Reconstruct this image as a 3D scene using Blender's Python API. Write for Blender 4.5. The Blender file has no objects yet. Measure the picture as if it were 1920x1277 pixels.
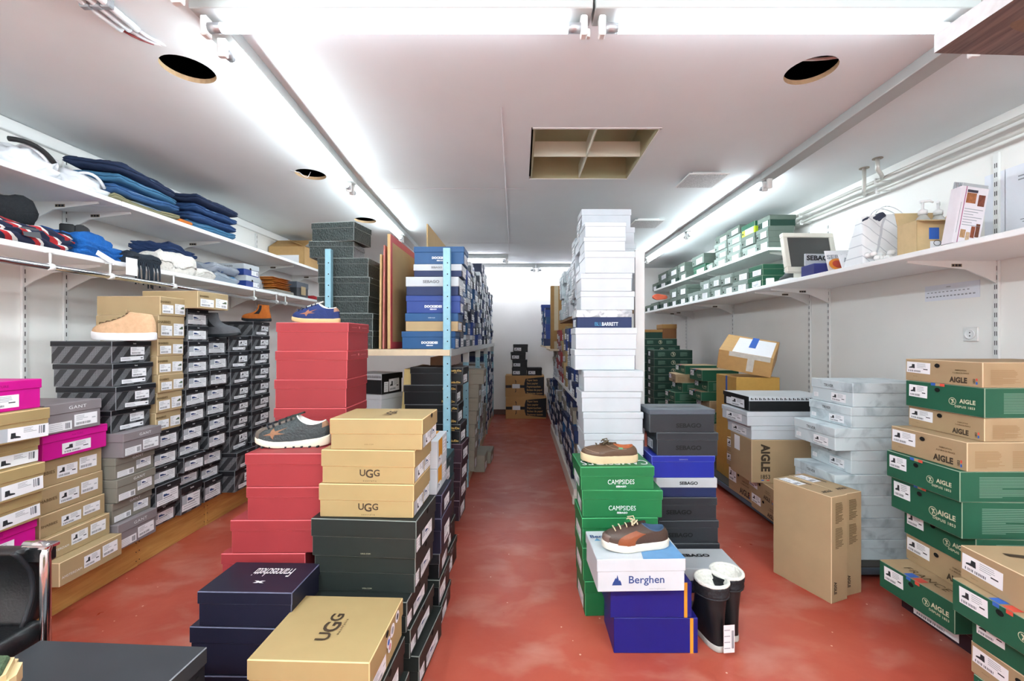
import bpy, bmesh, math, random
from mathutils import Vector, Matrix, Euler, noise

random.seed(7)
scene = bpy.context.scene
C = scene.collection

# ---------------------------------------------------------------- camera
K, CX, CY, HC = 800.0, 976.0, 637.0, 1.25        # focal length and vanishing point of the photograph in pixels, eye height in metres
cam_data = bpy.data.cameras.new('camera')
cam_data.sensor_width = 36.0
cam_data.lens = 36.0 * K / 1920.0
cam_data.shift_x = -(CX - 960.0) / 1920.0
cam_data.shift_y = -(638.5 - CY) / 1920.0
cam_data.clip_start = 0.02
cam = bpy.data.objects.new('camera', cam_data)
cam.location = (0, 0, HC)
cam.rotation_euler = (math.radians(90), 0, 0)
C.objects.link(cam)
scene.camera = cam

# ---------------------------------------------------------------- world and exposure
world = bpy.data.worlds.new('world')
scene.world = world
world.use_nodes = True
world.node_tree.nodes['Background'].inputs[0].default_value = (0.9, 0.95, 1, 1)
world.node_tree.nodes['Background'].inputs[1].default_value = 0.05
scene.view_settings.view_transform = 'Standard'
scene.view_settings.look = 'None'
scene.view_settings.gamma = 1.0
scene.view_settings.use_curve_mapping = False
scene.view_settings.exposure = 0.88
TUBE_POWER = 30.0                                 # radiance of the single fluorescent tubes in view
TUBE_POWER_FRONT = 9.0                           # the pair across the ceiling in front
TUBE_POWER_FAR = 15.0                             # tubes at the far wall, dimmed so the wall does not burn out
TUBE_POWER_FILL = 105.0                             # radiance of the unseen fill tubes added behind the camera

scene.cycles.max_bounces = 6
scene.cycles.diffuse_bounces = 4
scene.cycles.glossy_bounces = 3
scene.cycles.transparent_max_bounces = 6

# ---------------------------------------------------------------- helpers
def X(px, Y): return (px - CX) * Y / K
def Z(py, Y): return HC - (py - CY) * Y / K
R = math.radians

def lin(h):
    h = h.lstrip('#')
    out = []
    for i in (0, 2, 4):
        c = int(h[i:i + 2], 16) / 255.0
        out.append(c / 12.92 if c <= 0.04045 else ((c + 0.055) / 1.055) ** 2.4)
    return tuple(out) + (1.0,)

def shade(h, f):
    h = h.lstrip('#')
    return '#' + ''.join('%02x' % min(255, round(int(h[i:i + 2], 16) * f)) for i in (0, 2, 4))

MATS = {}
def mat(name, color, rough=0.6, var=0.06, scale=30.0, bump=0.0, bscale=200.0, metal=0.0, spec=0.35, coat=0.0, emit=0.0, trans=0.0, alpha=1.0):
    """Principled material; its colour varies a little with a noise in object space."""
    if name in MATS: return MATS[name]
    m = bpy.data.materials.new(name); m.use_nodes = True
    nt = m.node_tree; b = nt.nodes['Principled BSDF']
    c = lin(color)
    b.inputs['Roughness'].default_value = rough
    b.inputs['Metallic'].default_value = metal
    b.inputs['Specular IOR Level'].default_value = spec
    b.inputs['Coat Weight'].default_value = coat
    b.inputs['Alpha'].default_value = alpha
    b.inputs['Transmission Weight'].default_value = trans
    m.diffuse_color = c
    if emit:
        b.inputs['Emission Color'].default_value = c
        b.inputs['Emission Strength'].default_value = emit
    if var > 0:
        tc = nt.nodes.new('ShaderNodeTexCoord')
        nz = nt.nodes.new('ShaderNodeTexNoise'); nz.inputs['Scale'].default_value = scale; nz.inputs['Detail'].default_value = 3
        mix = nt.nodes.new('ShaderNodeMix'); mix.data_type = 'RGBA'
        mix.inputs[6].default_value = tuple(max(0, v * (1 - var * 2)) for v in c[:3]) + (1,)
        mix.inputs[7].default_value = tuple(min(1, v * (1 + var * 2)) for v in c[:3]) + (1,)
        nt.links.new(tc.outputs['Object'], nz.inputs['Vector'])
        nt.links.new(nz.outputs['Fac'], mix.inputs[0])
        nt.links.new(mix.outputs[2], b.inputs['Base Color'])
    else:
        b.inputs['Base Color'].default_value = c
    if bump > 0:
        tc2 = nt.nodes.new('ShaderNodeTexCoord')
        nz2 = nt.nodes.new('ShaderNodeTexNoise'); nz2.inputs['Scale'].default_value = bscale; nz2.inputs['Detail'].default_value = 4
        bp = nt.nodes.new('ShaderNodeBump'); bp.inputs['Strength'].default_value = bump; bp.inputs['Distance'].default_value = 0.01
        nt.links.new(tc2.outputs['Object'], nz2.inputs['Vector'])
        nt.links.new(nz2.outputs['Fac'], bp.inputs['Height'])
        nt.links.new(bp.outputs['Normal'], b.inputs['Normal'])
    MATS[name] = m
    return m

def node(nt, t, **kw):
    n = nt.nodes.new(t)
    for k, v in kw.items(): setattr(n, k, v)
    return n

def math_node(nt, op, a, b=None):
    n = nt.nodes.new('ShaderNodeMath'); n.operation = op
    for i, v in enumerate((a, b)):
        if v is None: continue
        if isinstance(v, (int, float)): n.inputs[i].default_value = v
        else: nt.links.new(v, n.inputs[i])
    return n.outputs[0]

# ---- mesh helpers
def mesh_from(bm, name):
    me = bpy.data.meshes.new(name); bm.to_mesh(me); bm.free(); return me

def obj(name, me, mats, parent=None, loc=(0, 0, 0), rot=(0, 0, 0), scale=(1, 1, 1), smooth=False):
    o = bpy.data.objects.new(name, me)
    if mats is not None:
        if not isinstance(mats, (list, tuple)): mats = [mats]
        if len(me.materials) == 0:
            for m in mats: me.materials.append(m)
        else:
            for i, m in enumerate(mats):
                if i < len(me.materials) and me.materials[i] != m:
                    o.material_slots[i].link = 'OBJECT'; o.material_slots[i].material = m
    if smooth:
        for p in me.polygons: p.use_smooth = True
    C.objects.link(o)
    o.location = loc; o.rotation_euler = rot; o.scale = scale
    if parent: o.parent = parent
    return o

LABELS = {}
def tag(o, label=None, cat=None, group=None, kind=None):
    if label:
        n = len(label.split())
        if not 4 <= n <= 16: print('LABEL LENGTH', n, label)
        if label in LABELS and not group: print('LABEL TWICE', label)
        LABELS[label] = 1
        o['label'] = label
    if cat: o['category'] = cat
    if group: o['group'] = group
    if kind: o['kind'] = kind
    return o

def thing(name, label, cat, loc=(0, 0, 0), rot=0.0, group=None):
    o = bpy.data.objects.new(name, None); o.empty_display_size = 0.05
    C.objects.link(o); o.location = loc
    o.rotation_euler = (0, 0, rot) if isinstance(rot, (int, float)) else rot
    return tag(o, label, cat, group)

def structure(name, me, m, label, loc=(0, 0, 0)):
    return tag(obj(name, me, m, None, loc), label, None, None, 'structure')

def bm_box(x0, x1, y0, y1, z0, z1, bevel=0.0, seg=1, bm=None, edge_index=None):
    own = bm is None
    b = bmesh.new()
    bmesh.ops.create_cube(b, size=1.0)
    for v in b.verts:
        v.co = Vector(((x0 + x1) / 2 + v.co.x * (x1 - x0), (y0 + y1) / 2 + v.co.y * (y1 - y0), (z0 + z1) / 2 + v.co.z * (z1 - z0)))
    if bevel > 0:
        r = bmesh.ops.bevel(b, geom=list(b.edges), offset=bevel, segments=seg, affect='EDGES', profile=0.5)
        if edge_index is not None:
            b.normal_update()
            for f in r['faces']:
                if max(abs(v) for v in f.normal) < 0.95: f.material_index = edge_index
    if own: return b
    me = bpy.data.meshes.new('tmp'); b.to_mesh(me); b.free(); bm.from_mesh(me); bpy.data.meshes.remove(me)
    return bm

def box_mesh(x0, x1, y0, y1, z0, z1, bevel=0.0, seg=1, name='box'):
    return mesh_from(bm_box(x0, x1, y0, y1, z0, z1, bevel, seg), name)

def boxes_mesh(lst, bevel=0.0, name='boxes'):
    bm = bmesh.new()
    for b in lst: bm_box(*b, bevel=bevel, bm=bm)
    return mesh_from(bm, name)

def tube_bm(pts, r, sides=8, closed=False, bm=None, caps=True):
    """A round tube along a polyline; r is a radius or a list of radii."""
    bm = bm or bmesh.new()
    pts = [Vector(p) for p in pts]; n = len(pts)
    rings = []; prev = None
    for i, p in enumerate(pts):
        if closed: d = pts[(i + 1) % n] - pts[i - 1]
        else: d = pts[min(i + 1, n - 1)] - pts[max(i - 1, 0)]
        if d.length < 1e-9: d = Vector((0, 0, 1))
        d.normalize()
        if prev is None:
            u = d.orthogonal().normalized()
        else:
            u = prev - d * prev.dot(d)
            u = u.normalized() if u.length > 1e-6 else d.orthogonal().normalized()
        prev = u; w = d.cross(u)
        rr = r[i] if isinstance(r, (list, tuple)) else r
        rings.append([bm.verts.new(p + (u * math.cos(2 * math.pi * k / sides) + w * math.sin(2 * math.pi * k / sides)) * rr) for k in range(sides)])
    m = n if closed else n - 1
    for i in range(m):
        a, b = rings[i], rings[(i + 1) % n]
        for k in range(sides):
            f = bm.faces.new((a[k], a[(k + 1) % sides], b[(k + 1) % sides], b[k])); f.smooth = True
    if caps and not closed:
        bm.faces.new(list(reversed(rings[0]))); bm.faces.new(rings[-1])
    return bm

def tube_mesh(pts, r, sides=8, closed=False, name='tube'):
    return mesh_from(tube_bm(pts, r, sides, closed), name)

def bez(p0, p1, p2, n=10):
    p0, p1, p2 = Vector(p0), Vector(p1), Vector(p2)
    return [p0 * (1 - t) ** 2 + p1 * 2 * t * (1 - t) + p2 * t * t for t in [i / n for i in range(n + 1)]]

def lathe_bm(prof, sides=20, bm=None, origin=(0, 0, 0)):
    bm = bm or bmesh.new(); o = Vector(origin); rings = []
    for r, z in prof:
        rings.append([bm.verts.new(o + Vector((r * math.cos(2 * math.pi * k / sides), r * math.sin(2 * math.pi * k / sides), z))) for k in range(sides)])
    for a, b in zip(rings, rings[1:]):
        for k in range(sides):
            f = bm.faces.new((a[k], a[(k + 1) % sides], b[(k + 1) % sides], b[k])); f.smooth = True
    bm.faces.new(list(reversed(rings[0]))); bm.faces.new(rings[-1])
    return bm

def poly_mesh(polys, name='print'):
    """Flat polygons in XY: list of (points, z, material index)."""
    bm = bmesh.new()
    for pts, z, mi in polys:
        f = bm.faces.new([bm.verts.new((p[0], p[1], z)) for p in pts]); f.material_index = mi
        if f.normal.z < 0: f.normal_flip()
    bm.normal_update()
    for f in bm.faces:
        if f.normal.z < 0: f.normal_flip()
    return mesh_from(bm, name)

def rect(x0, y0, x1, y1): return [(x0, y0), (x1, y0), (x1, y1), (x0, y1)]
def disc(cx, cy, r, n=16, ry=None):
    ry = ry or r
    return [(cx + r * math.cos(2 * math.pi * k / n), cy + ry * math.sin(2 * math.pi * k / n)) for k in range(n)]

# ---- lettering
TEXTS = {}
def text_mesh(parts, extra=()):
    """parts: (string, x, y, size, boldness, spacing, x scale); one flat mesh, centred, of height 1."""
    if isinstance(parts, str): parts = ((parts, 0, 0, 1, 0.0, 1.0, 1.0),)
    key = (tuple(parts), len(extra), str(extra)[:60])
    if key in TEXTS: return TEXTS[key]
    bm = bmesh.new()
    for s, x, y, size, bold, spacing, sx in parts:
        cu = bpy.data.curves.new('lettering', 'FONT'); cu.body = s; cu.size = size
        cu.align_x = 'CENTER'; cu.offset = bold; cu.space_character = spacing; cu.resolution_u = 3
        o = bpy.data.objects.new('lettering_tmp', cu); C.objects.link(o)
        dg = bpy.context.evaluated_depsgraph_get()
        me = bpy.data.meshes.new_from_object(o.evaluated_get(dg))
        for v in me.vertices: v.co.x = v.co.x * sx + x; v.co.y += y
        bm.from_mesh(me)
        bpy.data.objects.remove(o); bpy.data.curves.remove(cu); bpy.data.meshes.remove(me)
    for pts in extra:
        bm.faces.new([bm.verts.new((p[0], p[1], 0)) for p in pts])
    bm.normal_update()
    for f in bm.faces:
        if f.normal.z < 0: f.normal_flip()
    xs = [v.co.x for v in bm.verts]; ys = [v.co.y for v in bm.verts]
    h = max(ys) - min(ys); cx = (max(xs) + min(xs)) / 2; cy = (max(ys) + min(ys)) / 2
    for v in bm.verts: v.co = Vector(((v.co.x - cx) / h, (v.co.y - cy) / h, 0))
    me = mesh_from(bm, 'lettering')
    TEXTS[key] = me
    return me

FACE_ROT = {'F': (R(90), 0, 0), 'R': (R(90), 0, R(90)), 'L': (R(90), 0, R(-90)), 'T': (0, 0, 0), 'B': (R(90), 0, R(180))}

# ---- small printed labels, all one unit square
INK = mat('print_black', '#2b2c30', 0.7, 0)
INK_GREY = mat('print_grey', '#9a9ca2', 0.7, 0)
INK_RED = mat('print_red', '#d08a90', 0.7, 0)
INK_BLUE = mat('print_blue_shoe', '#2c4472', 0.7, 0)
INK_GREEN = mat('print_green_shoe', '#4f6046', 0.7, 0)
INK_BAR = mat('print_bar', '#6f7178', 0.7, 0)
PAPER = mat('label_paper', '#f1f1f4', 0.55, 0.02)
PAPER_GREY = mat('label_paper_grey', '#b5b9bf', 0.6, 0.03)
SHOE = [(0, .1), (.95, .1), (1, .25), (.9, .42), (.62, .55), (.45, .85), (.3, .8), (.12, .9), (0, .8)]
BOOT = [(0, 0), (.32, 0), (.34, .08), (.4, .02), (1, 0), (1, .2), (.8, .33), (.52, .42), (.48, 1), (.05, 1)]
def at(pts, x, y, w, h, flip=False): return [(x + (1 - p[0] if flip else p[0]) * w, y + p[1] * h) for p in pts]
def sticker_mesh(kind):
    rnd = random.Random(kind)
    P = [(rect(0, 0, 1, 1), 0, 0)]
    z = 0.0006
    def lines(x0, x1, y0, y1, n, mi=2, h=.035):
        for i in range(n):
            y = y0 + (y1 - y0) * i / max(1, n - 1)
            P.append((rect(x0, y, x0 + (x1 - x0) * rnd.uniform(.5, 1), y + h), z, mi))
    def bars(x0, x1, y0, y1, n):
        x = x0
        while x < x1:
            w = rnd.choice((.008, .014, .02)) * (24 / n)
            P.append((rect(x, y0, min(x + w, x1), y1), z, 5)); x += w * rnd.choice((1.6, 2.2))
    if kind == 'boot':          # boot pictogram at the left, bar code along the bottom
        P.append((at(BOOT, .1, .42, .26, .38, True), z, 1)); bars(.08, .62, .1, .26, 16); lines(.45, .9, .5, .85, 4); P.append((rect(.72, .36, .9, .44), z, 1))
    elif kind == 'shoe':        # coloured shoe at the upper left, text below
        P.append((at(SHOE, .3, .56, .28, .26), z, 3)); P.append((rect(0, .42, .26, 1), z, 4)); lines(.62, .94, .5, .82, 3); lines(.08, .9, .12, .28, 2); P.append((rect(.3, .42, .7, .5), z, 2))
    elif kind == 'greenshoe':
        P.append((at(SHOE, .55, .5, .36, .3, True), z, 3)); bars(.5, .88, .1, .34, 14); lines(.06, .4, .2, .85, 5)
    elif kind == 'bars':
        bars(.08, .7, .12, .32, 20); lines(.08, .6, .5, .84, 4); P.append((rect(.76, .5, .92, .6), z, 4))
    elif kind == 'lines':
        lines(.06, .7, .15, .8, 4); bars(.72, .94, .15, .8, 10)
    elif kind == 'strip':
        lines(.04, .5, .3, .6, 2, 2, .1); P.append((rect(.86, .35, .95, .6), z, 1))
    elif kind == 'size':        # size label with a boot and the number
        P.append((rect(0, 0, .28, 1), z, 4)); P.append((at(BOOT, .33, .2, .17, .42), z, 1)); lines(.55, .78, .55, .85, 4); bars(.82, .97, .3, .9, 12)
    else:                       # plain
        lines(.1, .8, .2, .8, 4)
    return poly_mesh(P, 'sticker')
STICKERS = {}
def sticker(kind, root, face, pos, w, h, tilt=0.0, shoe=INK_BLUE, second=None):
    if kind not in STICKERS: STICKERS[kind] = sticker_mesh(kind)
    rot = Euler(FACE_ROT[face]).to_matrix() @ Matrix.Rotation(tilt, 3, 'Z') if tilt else Euler(FACE_ROT[face]).to_matrix()
    o = obj('sticker', STICKERS[kind], [PAPER, INK, INK_GREY, shoe, PAPER_GREY, INK_BAR], root, pos, rot.to_euler(), (w, h, 1))
    return o
# ---------------------------------------------------------------- box materials
def cardboard(name, color, rough=0.62, bump=0.0, var=0.05): return mat(name, shade(color, .93 if 'white' in name or 'lid' in name else .89), rough, var, 9.0, bump, 60.0, spec=0.3)
M = {}
for n_, c_, r_ in (('tan', '#c2a87f', .6), ('tan_dark', '#b98f5a', .65), ('tan_pale', '#dac6a6', .6), ('ugg', '#b89e6e', .55), ('kraft', '#bc9f7a', .65),
                   ('pink', '#e0189a', .45), ('gant', '#958c90', .55), ('gant_olive', '#918b80', .6), ('black', '#212226', .45), ('charcoal', '#3a3d41', .5),
                   ('ink', '#17181a', .4), ('greenblack', '#252b28', .5), ('red', '#a5373c', .5), ('navyblack', '#1f2032', .45), ('dock', '#25568a', .45),
                   ('royal', '#284592', .45), ('navy', '#202f5c', .5), ('denim', '#2e5c8c', .5), ('white', '#d6dce2', .4), ('white_grey', '#cdd3d9', .45), ('camp', '#1f7843', .5),
                   ('forest', '#256349', .6), ('forest_dark', '#234539', .6), ('sebago', '#33363b', .5), ('sebago_lid', '#c9ced3', .5), ('blue', '#2333a6', .4),
                   ('deepblue', '#1c1c7a', .4), ('sage', '#9aa8a0', .6), ('sage_dark', '#6d7c72', .6), ('taupe', '#9e9788', .6), ('mauve', '#8b7a7c', .6),
                   ('teal', '#28484e', .5), ('maroon', '#33202a', .5), ('midnight', '#1c2440', .5), ('lightblue', '#6fa6d8', .5), ('orange', '#e8a02c', .5),
                   ('brown', '#8a5a35', .6), ('bluegrey', '#7f93b4', .5), ('lime', '#bcd62a', .5), ('oatmeal', '#c9bda8', .6), ('slate', '#5d6570', .5), ('kraft_dark', '#a97c46', .65)):
    M[n_] = cardboard('card_' + n_, c_, r_)
EDGE = {'black': '#6a6c70', 'ink': '#606266', 'greenblack': '#767b76', 'charcoal': '#7d8085', 'sebago': '#5d6166', 'ugg': '#d9bd8a', 'tan': '#dcc49d', 'kraft': '#d8bd9b',
        'red': '#cf5c62', 'forest': '#8d9c86', 'navyblack': '#5a5b70', 'croc': '#8b918e', 'camp': '#4ba068', 'forest_dark': '#7f8c7c', 'maroon': '#75626a', 'stripe': '#77797d', 'blue': '#6a76c8'}

def stripe_material():
    """Black card printed with wide diagonal bands of small grey dots."""
    m = bpy.data.materials.new('card_striped'); m.use_nodes = True; nt = m.node_tree; b = nt.nodes['Principled BSDF']
    tc = node(nt, 'ShaderNodeTexCoord'); sp = node(nt, 'ShaderNodeSeparateXYZ'); nt.links.new(tc.outputs['Object'], sp.inputs[0])
    s = math_node(nt, 'SUBTRACT', math_node(nt, 'ADD', sp.outputs[0], sp.outputs[1]), math_node(nt, 'MULTIPLY', sp.outputs[2], 0.8))
    band = math_node(nt, 'GREATER_THAN', math_node(nt, 'FRACT', math_node(nt, 'MULTIPLY', s, 1 / 0.075)), 0.5)
    def dots(o): return math_node(nt, 'GREATER_THAN', math_node(nt, 'FRACT', math_node(nt, 'MULTIPLY', o, 1 / 0.0045)), 0.42)
    xy = math_node(nt, 'ADD', sp.outputs[0], sp.outputs[1])
    d = math_node(nt, 'MULTIPLY', math_node(nt, 'MULTIPLY', dots(xy), dots(sp.outputs[2])), band)
    mix = node(nt, 'ShaderNodeMix', data_type='RGBA'); nt.links.new(d, mix.inputs[0])
    mix.inputs[6].default_value = lin('#26272a'); mix.inputs[7].default_value = lin('#9b9ea2')
    nt.links.new(mix.outputs[2], b.inputs['Base Color']); b.inputs['Roughness'].default_value = .5
    return m
M['stripe'] = stripe_material()

def croc_material():
    """Dark green paper embossed like reptile leather."""
    m = mat('card_croc', '#2a3331', 0.42, 0.08, 20); nt = m.node_tree; b = nt.nodes['Principled BSDF']
    tc = node(nt, 'ShaderNodeTexCoord'); mp = node(nt, 'ShaderNodeMapping'); mp.inputs['Scale'].default_value = (1.6, 1.6, .75)
    v = node(nt, 'ShaderNodeTexVoronoi', feature='DISTANCE_TO_EDGE'); v.inputs['Scale'].default_value = 62
    bp = node(nt, 'ShaderNodeBump'); bp.inputs['Strength'].default_value = .7; bp.inputs['Distance'].default_value = .003
    rp = node(nt, 'ShaderNodeMapRange'); rp.inputs[2].default_value = .25
    nt.links.new(tc.outputs['Object'], mp.inputs[0]); nt.links.new(mp.outputs[0], v.inputs['Vector']); nt.links.new(v.outputs['Distance'], rp.inputs[0])
    nt.links.new(rp.outputs[0], bp.inputs['Height']); nt.links.new(bp.outputs[0], b.inputs['Normal'])
    return m
M['croc'] = croc_material()

def marble_material(name, base, vein, scale, lo, hi):
    m = bpy.data.materials.new(name); m.use_nodes = True; nt = m.node_tree; b = nt.nodes['Principled BSDF']
    tc = node(nt, 'ShaderNodeTexCoord'); oi = node(nt, 'ShaderNodeObjectInfo'); ad = node(nt, 'ShaderNodeVectorMath', operation='ADD')
    mu = node(nt, 'ShaderNodeVectorMath', operation='SCALE'); nt.links.new(oi.outputs['Location'], mu.inputs[0]); mu.inputs['Scale'].default_value = 9
    nt.links.new(tc.outputs['Object'], ad.inputs[0]); nt.links.new(mu.outputs[0], ad.inputs[1])
    nz = node(nt, 'ShaderNodeTexNoise'); nz.inputs['Scale'].default_value = scale; nz.inputs['Detail'].default_value = 6; nz.inputs['Distortion'].default_value = 1.5
    cr = node(nt, 'ShaderNodeValToRGB'); cr.color_ramp.elements[0].position = lo; cr.color_ramp.elements[1].position = hi
    cr.color_ramp.elements[0].color = lin(base); cr.color_ramp.elements[1].color = lin(vein)
    nt.links.new(ad.outputs[0], nz.inputs['Vector']); nt.links.new(nz.outputs['Fac'], cr.inputs[0]); nt.links.new(cr.outputs[0], b.inputs['Base Color'])
    b.inputs['Roughness'].default_value = .5
    return m
M['marble'] = marble_material('card_marble', '#cdd8dc', '#8c9aa2', 6.0, .5, .78)
M['marble_white'] = marble_material('card_marble_white', '#e4e6e8', '#9a9da2', 12.0, .45, .62)

HOLE = mat('hole_dark', '#0c0b0b', .9, 0)
TXT = {k: mat('ink_' + k, c, .6, 0) for k, c in dict(white='#e8e8ea', cream='#cfc9ac', gold='#c9a85c', silver='#9fa3ab', black='#1f1f22', brown='#54401f', darkbrown='#3c2f22', navy='#27407a', cyan='#4fa3c9', grey='#6d6e72', faint='#0c0d0e', redink='#c04a4a', bluemark='#3563b8', redmark='#d2503f', pinkdark='#9d1470', faintcream='#6f8f7c', faintbrown='#94744f', rose='#e58d90').items()}

# lettering compositions
T_UGG = (('U', 0, .05, 1.0, .02, 1, 1), ('G', .78, -.12, 1.25, .025, 1, 1), ('G', 1.6, .05, 1.0, .02, 1, 1))
T_AUS = (('australia', 0, 0, 1, .01, 1.6, 1),)
T_SEB = (('SEBAGO', 0, 0, 1, .045, 1.02, 1.15),)
T_DOCK = (('DOCKSIDES', 0, 0, 1, .05, 1.0, 1.0),)
T_CAMP = (('CAMPSIDES', 0, 0, 1, .0, 1.02, .8),)
T_AIGLE = (('AIGLE', 0, 0, 1, .05, 1.05, .85),)
T_AIGLE2 = (('AIGLE', 0, 0, 1, .03, 1.05, .95),)
def ring(cx, cy, r0, r1, n=24):
    out = []
    for k in range(n):
        a, b = 2 * math.pi * k / n, 2 * math.pi * (k + 1) / n
        out.append([(cx + r0 * math.cos(a), cy + r0 * math.sin(a)), (cx + r1 * math.cos(a), cy + r1 * math.sin(a)), (cx + r1 * math.cos(b), cy + r1 * math.sin(b)), (cx + r0 * math.cos(b), cy + r0 * math.sin(b))])
    return out
EMBLEM = tuple(tuple(p) for p in ring(0, 0, .86, 1.0)) + (((-.5, .5), (-.1, .62), (.3, .1), (.12, -.1)), ((.5, .5), (.2, .6), (-.1, .3), (.05, .1)), ((-.3, -.6), (.0, -.7), (.15, -.05), (-.05, -.05)), ((.2, -.1), (.5, -.5), (.6, -.3), (.35, .05)))
PEAKS = (((0, 0), (1, 0), (.92, .3), (.8, .5), (.72, .42), (.55, 1), (.45, .62), (.36, .72), (.2, .4), (.12, .3)),)

# ---------------------------------------------------------------- box styles
# st: stickers (kind, u, v, width, height) on the end face, fractions of the face; tx: (face, text, u, v, height as a fraction of H, ink)
STY = {}
def style(name, desc, body, lid=None, lidh=.3, st=(), tx=(), holes=(), noun='shoe box', shoe=None, decals=()):
    STY[name] = dict(desc=desc, body=body, lid=lid, lidh=lidh, st=st, tx=tx, holes=holes, noun=noun, shoe=shoe or INK_BLUE, decals=decals)
style('striped', 'black diagonal-striped', 'stripe', 'black', .24, (('bars', .46, .36, .36, .36), ('strip', .22, .08, .58, .18)), (('E', (('boss', 0, 0, 1, .03, 1, 1),), .55, .88, .06, 'white'),))
style('shoeblack', 'black', 'stripe', 'black', .27, (('shoe', .06, .1, .82, .56),), (('E', (('boss', 0, 0, 1, .03, 1, 1),), .5, .87, .07, 'white'),))
style('bootblack', 'black', 'stripe', 'black', .25, (('boot', .5, .34, .42, .36), ('strip', .2, .09, .62, .17)), (('E', (('boss', 0, 0, 1, .03, 1, 1),), .55, .88, .06, 'white'),))
style('pinkbox', 'bright pink', 'pink', 'pink', .32, (('boot', .28, .12, .44, .42),), (('E', (('NATURE', 0, 0, 1, .02, 1.1, 1),), .5, .83, .08, 'pinkdark'),), noun='boot box')
style('ugga', 'tan', 'ugg', 'ugg', .38, (('size', .3, .06, .68, .44), ('plain', 0, .08, .2, .4)), (), noun='boot box')
style('shabby', 'tan', 'tan', None, 0, (('greenshoe', .56, .12, .4, .55), ('bars', .08, .12, .42, .45)), (('E', (('SHABBIES', 0, 0, 1, .02, 1, 1),), .2, .72, .12, 'brown'),), shoe=INK_GREEN)
style('shabbyboot', 'tan', 'tan', None, 0, (('boot', .36, .26, .26, .5), ('bars', .66, .3, .26, .52)), (('E', (('AMSTERDAM', 0, 0, 1, .0, 1, 1),), .18, .34, .1, 'white'),), noun='boot box')
style('shabbyboot2', 'tan', 'tan', None, 0, (('boot', .3, .2, .3, .46), ('bars', .63, .28, .28, .48)), (('E', (('SHABBIES', 0, 0, 1, .01, 1, 1),), .13, .5, .12, 'brown'),), noun='boot box')
style('gantmauve', 'mauve grey', 'gant', 'gant', .36, (('bars', .5, .12, .42, .42), ('lines', .06, .06, .4, .3)), (('E', (('GANT', 0, 0, 1, .0, 1.1, 1.3),), .55, .82, .11, 'white'),))
style('gantolive', 'olive grey', 'gant_olive', 'gant_olive', .36, (('shoe', .52, .2, .38, .42), ('lines', .06, .06, .4, .28)), (('E', (('GANT', 0, 0, 1, .0, 1.1, 1.3),), .55, .82, .11, 'white'),))
style('redbox', 'plain red', 'red', 'red', .33)
style('redheart', 'red', 'red', 'red', .33, (), (('E', '\u2665', .5, .84, .1, 'rose'),), decals=(('E', .15, .835, .38, .845, 'rose'), ('E', .62, .835, .88, .845, 'rose')))
style('uggtop', 'tan', 'ugg', 'ugg', .5, (('size', .08, .04, .5, .4), ('shoe', .6, .05, .36, .4)), (('TR', T_UGG, .55, .5, .17, 'darkbrown'), ('F', (('UGG.COM', 0, 0, 1, 0, 1.2, 1),), .42, .17, .04, 'brown')), (('E', .55, .93),))
style('uggfront', 'tan', 'ugg', 'ugg', .5, (('size', .06, .04, .5, .4), ('shoe', .6, .05, .36, .4)), (('F', T_UGG, .52, .3, .25, 'darkbrown'), ('F', T_AUS, .52, .09, .05, 'darkbrown')))
style('ugglid', 'tan', 'ugg', 'ugg', .45, (('bars', .1, .06, .36, .36),), (('TR', T_UGG, .5, .47, .17, 'darkbrown'), ('TR', T_AUS, .595, .47, .03, 'darkbrown')), (('E', .45, .9),))
style('greenblackbox', 'dark green-black', 'greenblack', 'greenblack', .48, (('lines', .04, .14, .18, .36), ('shoe', .3, .1, .5, .38)), (('F', (('UGG.COM', 0, 0, 1, 0, 1.2, 1),), .52, .1, .035, 'cream'),), (('E', .5, .9),))
style('francesc', 'midnight navy', 'navyblack', 'navyblack', .36, (), (('TU', (('Franceschetti', 0, 0, 1, -.002, .9, .38),), .58, .62, .28, 'white'), ('TU', (('x', 0, 0, 1, .06, 1, 2.2),), .54, .3, .07, 'white')))
style('navyblackbox', 'midnight navy', 'navyblack', 'navyblack', .34)
style('whitebox', 'glossy white', 'white', 'white', .3)
style('whitegrey', 'white', 'white_grey', 'white_grey', .3, (('lines', .12, .1, .6, .45),))
style('blubarrett', 'navy and marbled white', 'navy', 'marble_white', .4, (('lines', .2, .1, .6, .4),), (('F', (('BLU', -1.55, 0, .9, -.01, .9, 1),), .4, .22, .2, 'cyan'), ('F', (('BARRETT', 0, 0, 1, .02, 1, .8),), .6, .22, .2, 'white')))
style('camplid', 'green', 'camp', 'camp', .42, (('lines', .2, .05, .6, .4),), (('TU', T_CAMP, .5, .25, .3, 'white'), ('F', T_CAMP, .55, .34, .2, 'white'), ('F', T_SEB, .55, .14, .08, 'white')))
style('camp', 'green', 'camp', 'camp', .35, (('lines', .2, .05, .6, .4),), (('F', T_CAMP, .5, .34, .17, 'white'), ('F', T_SEB, .5, .17, .07, 'white')))
style('campplain', 'green', 'camp', 'camp', .35, (('bars', .2, .05, .6, .4),))
style('berghen', 'white', 'white', 'white', .38, (), (('F', (('Berghen', 0, 0, 1, .01, 1, 1.05),), .56, .33, .3, 'navy'), ('F', (('www.berghen.com', 0, 0, 1, 0, 1, 1),), .68, .08, .06, 'silver'), ('T', (('Berghen', 0, 0, 1, .01, 1, 1),), .2, .75, .14, 'navy')), decals=(('F', PEAKS, .17, .2, .28, .52, 'navy'), ('TP', (((.52, 0), (1.0, .0), (.96, .98), (.74, .98), (.58, .55)),), 0, 0, 1, 1, 'lightblue'), ('TP', (((.06, .62), (.14, .62), (.1, .72)),), 0, 0, 1, 1, 'lightblue')))
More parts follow.
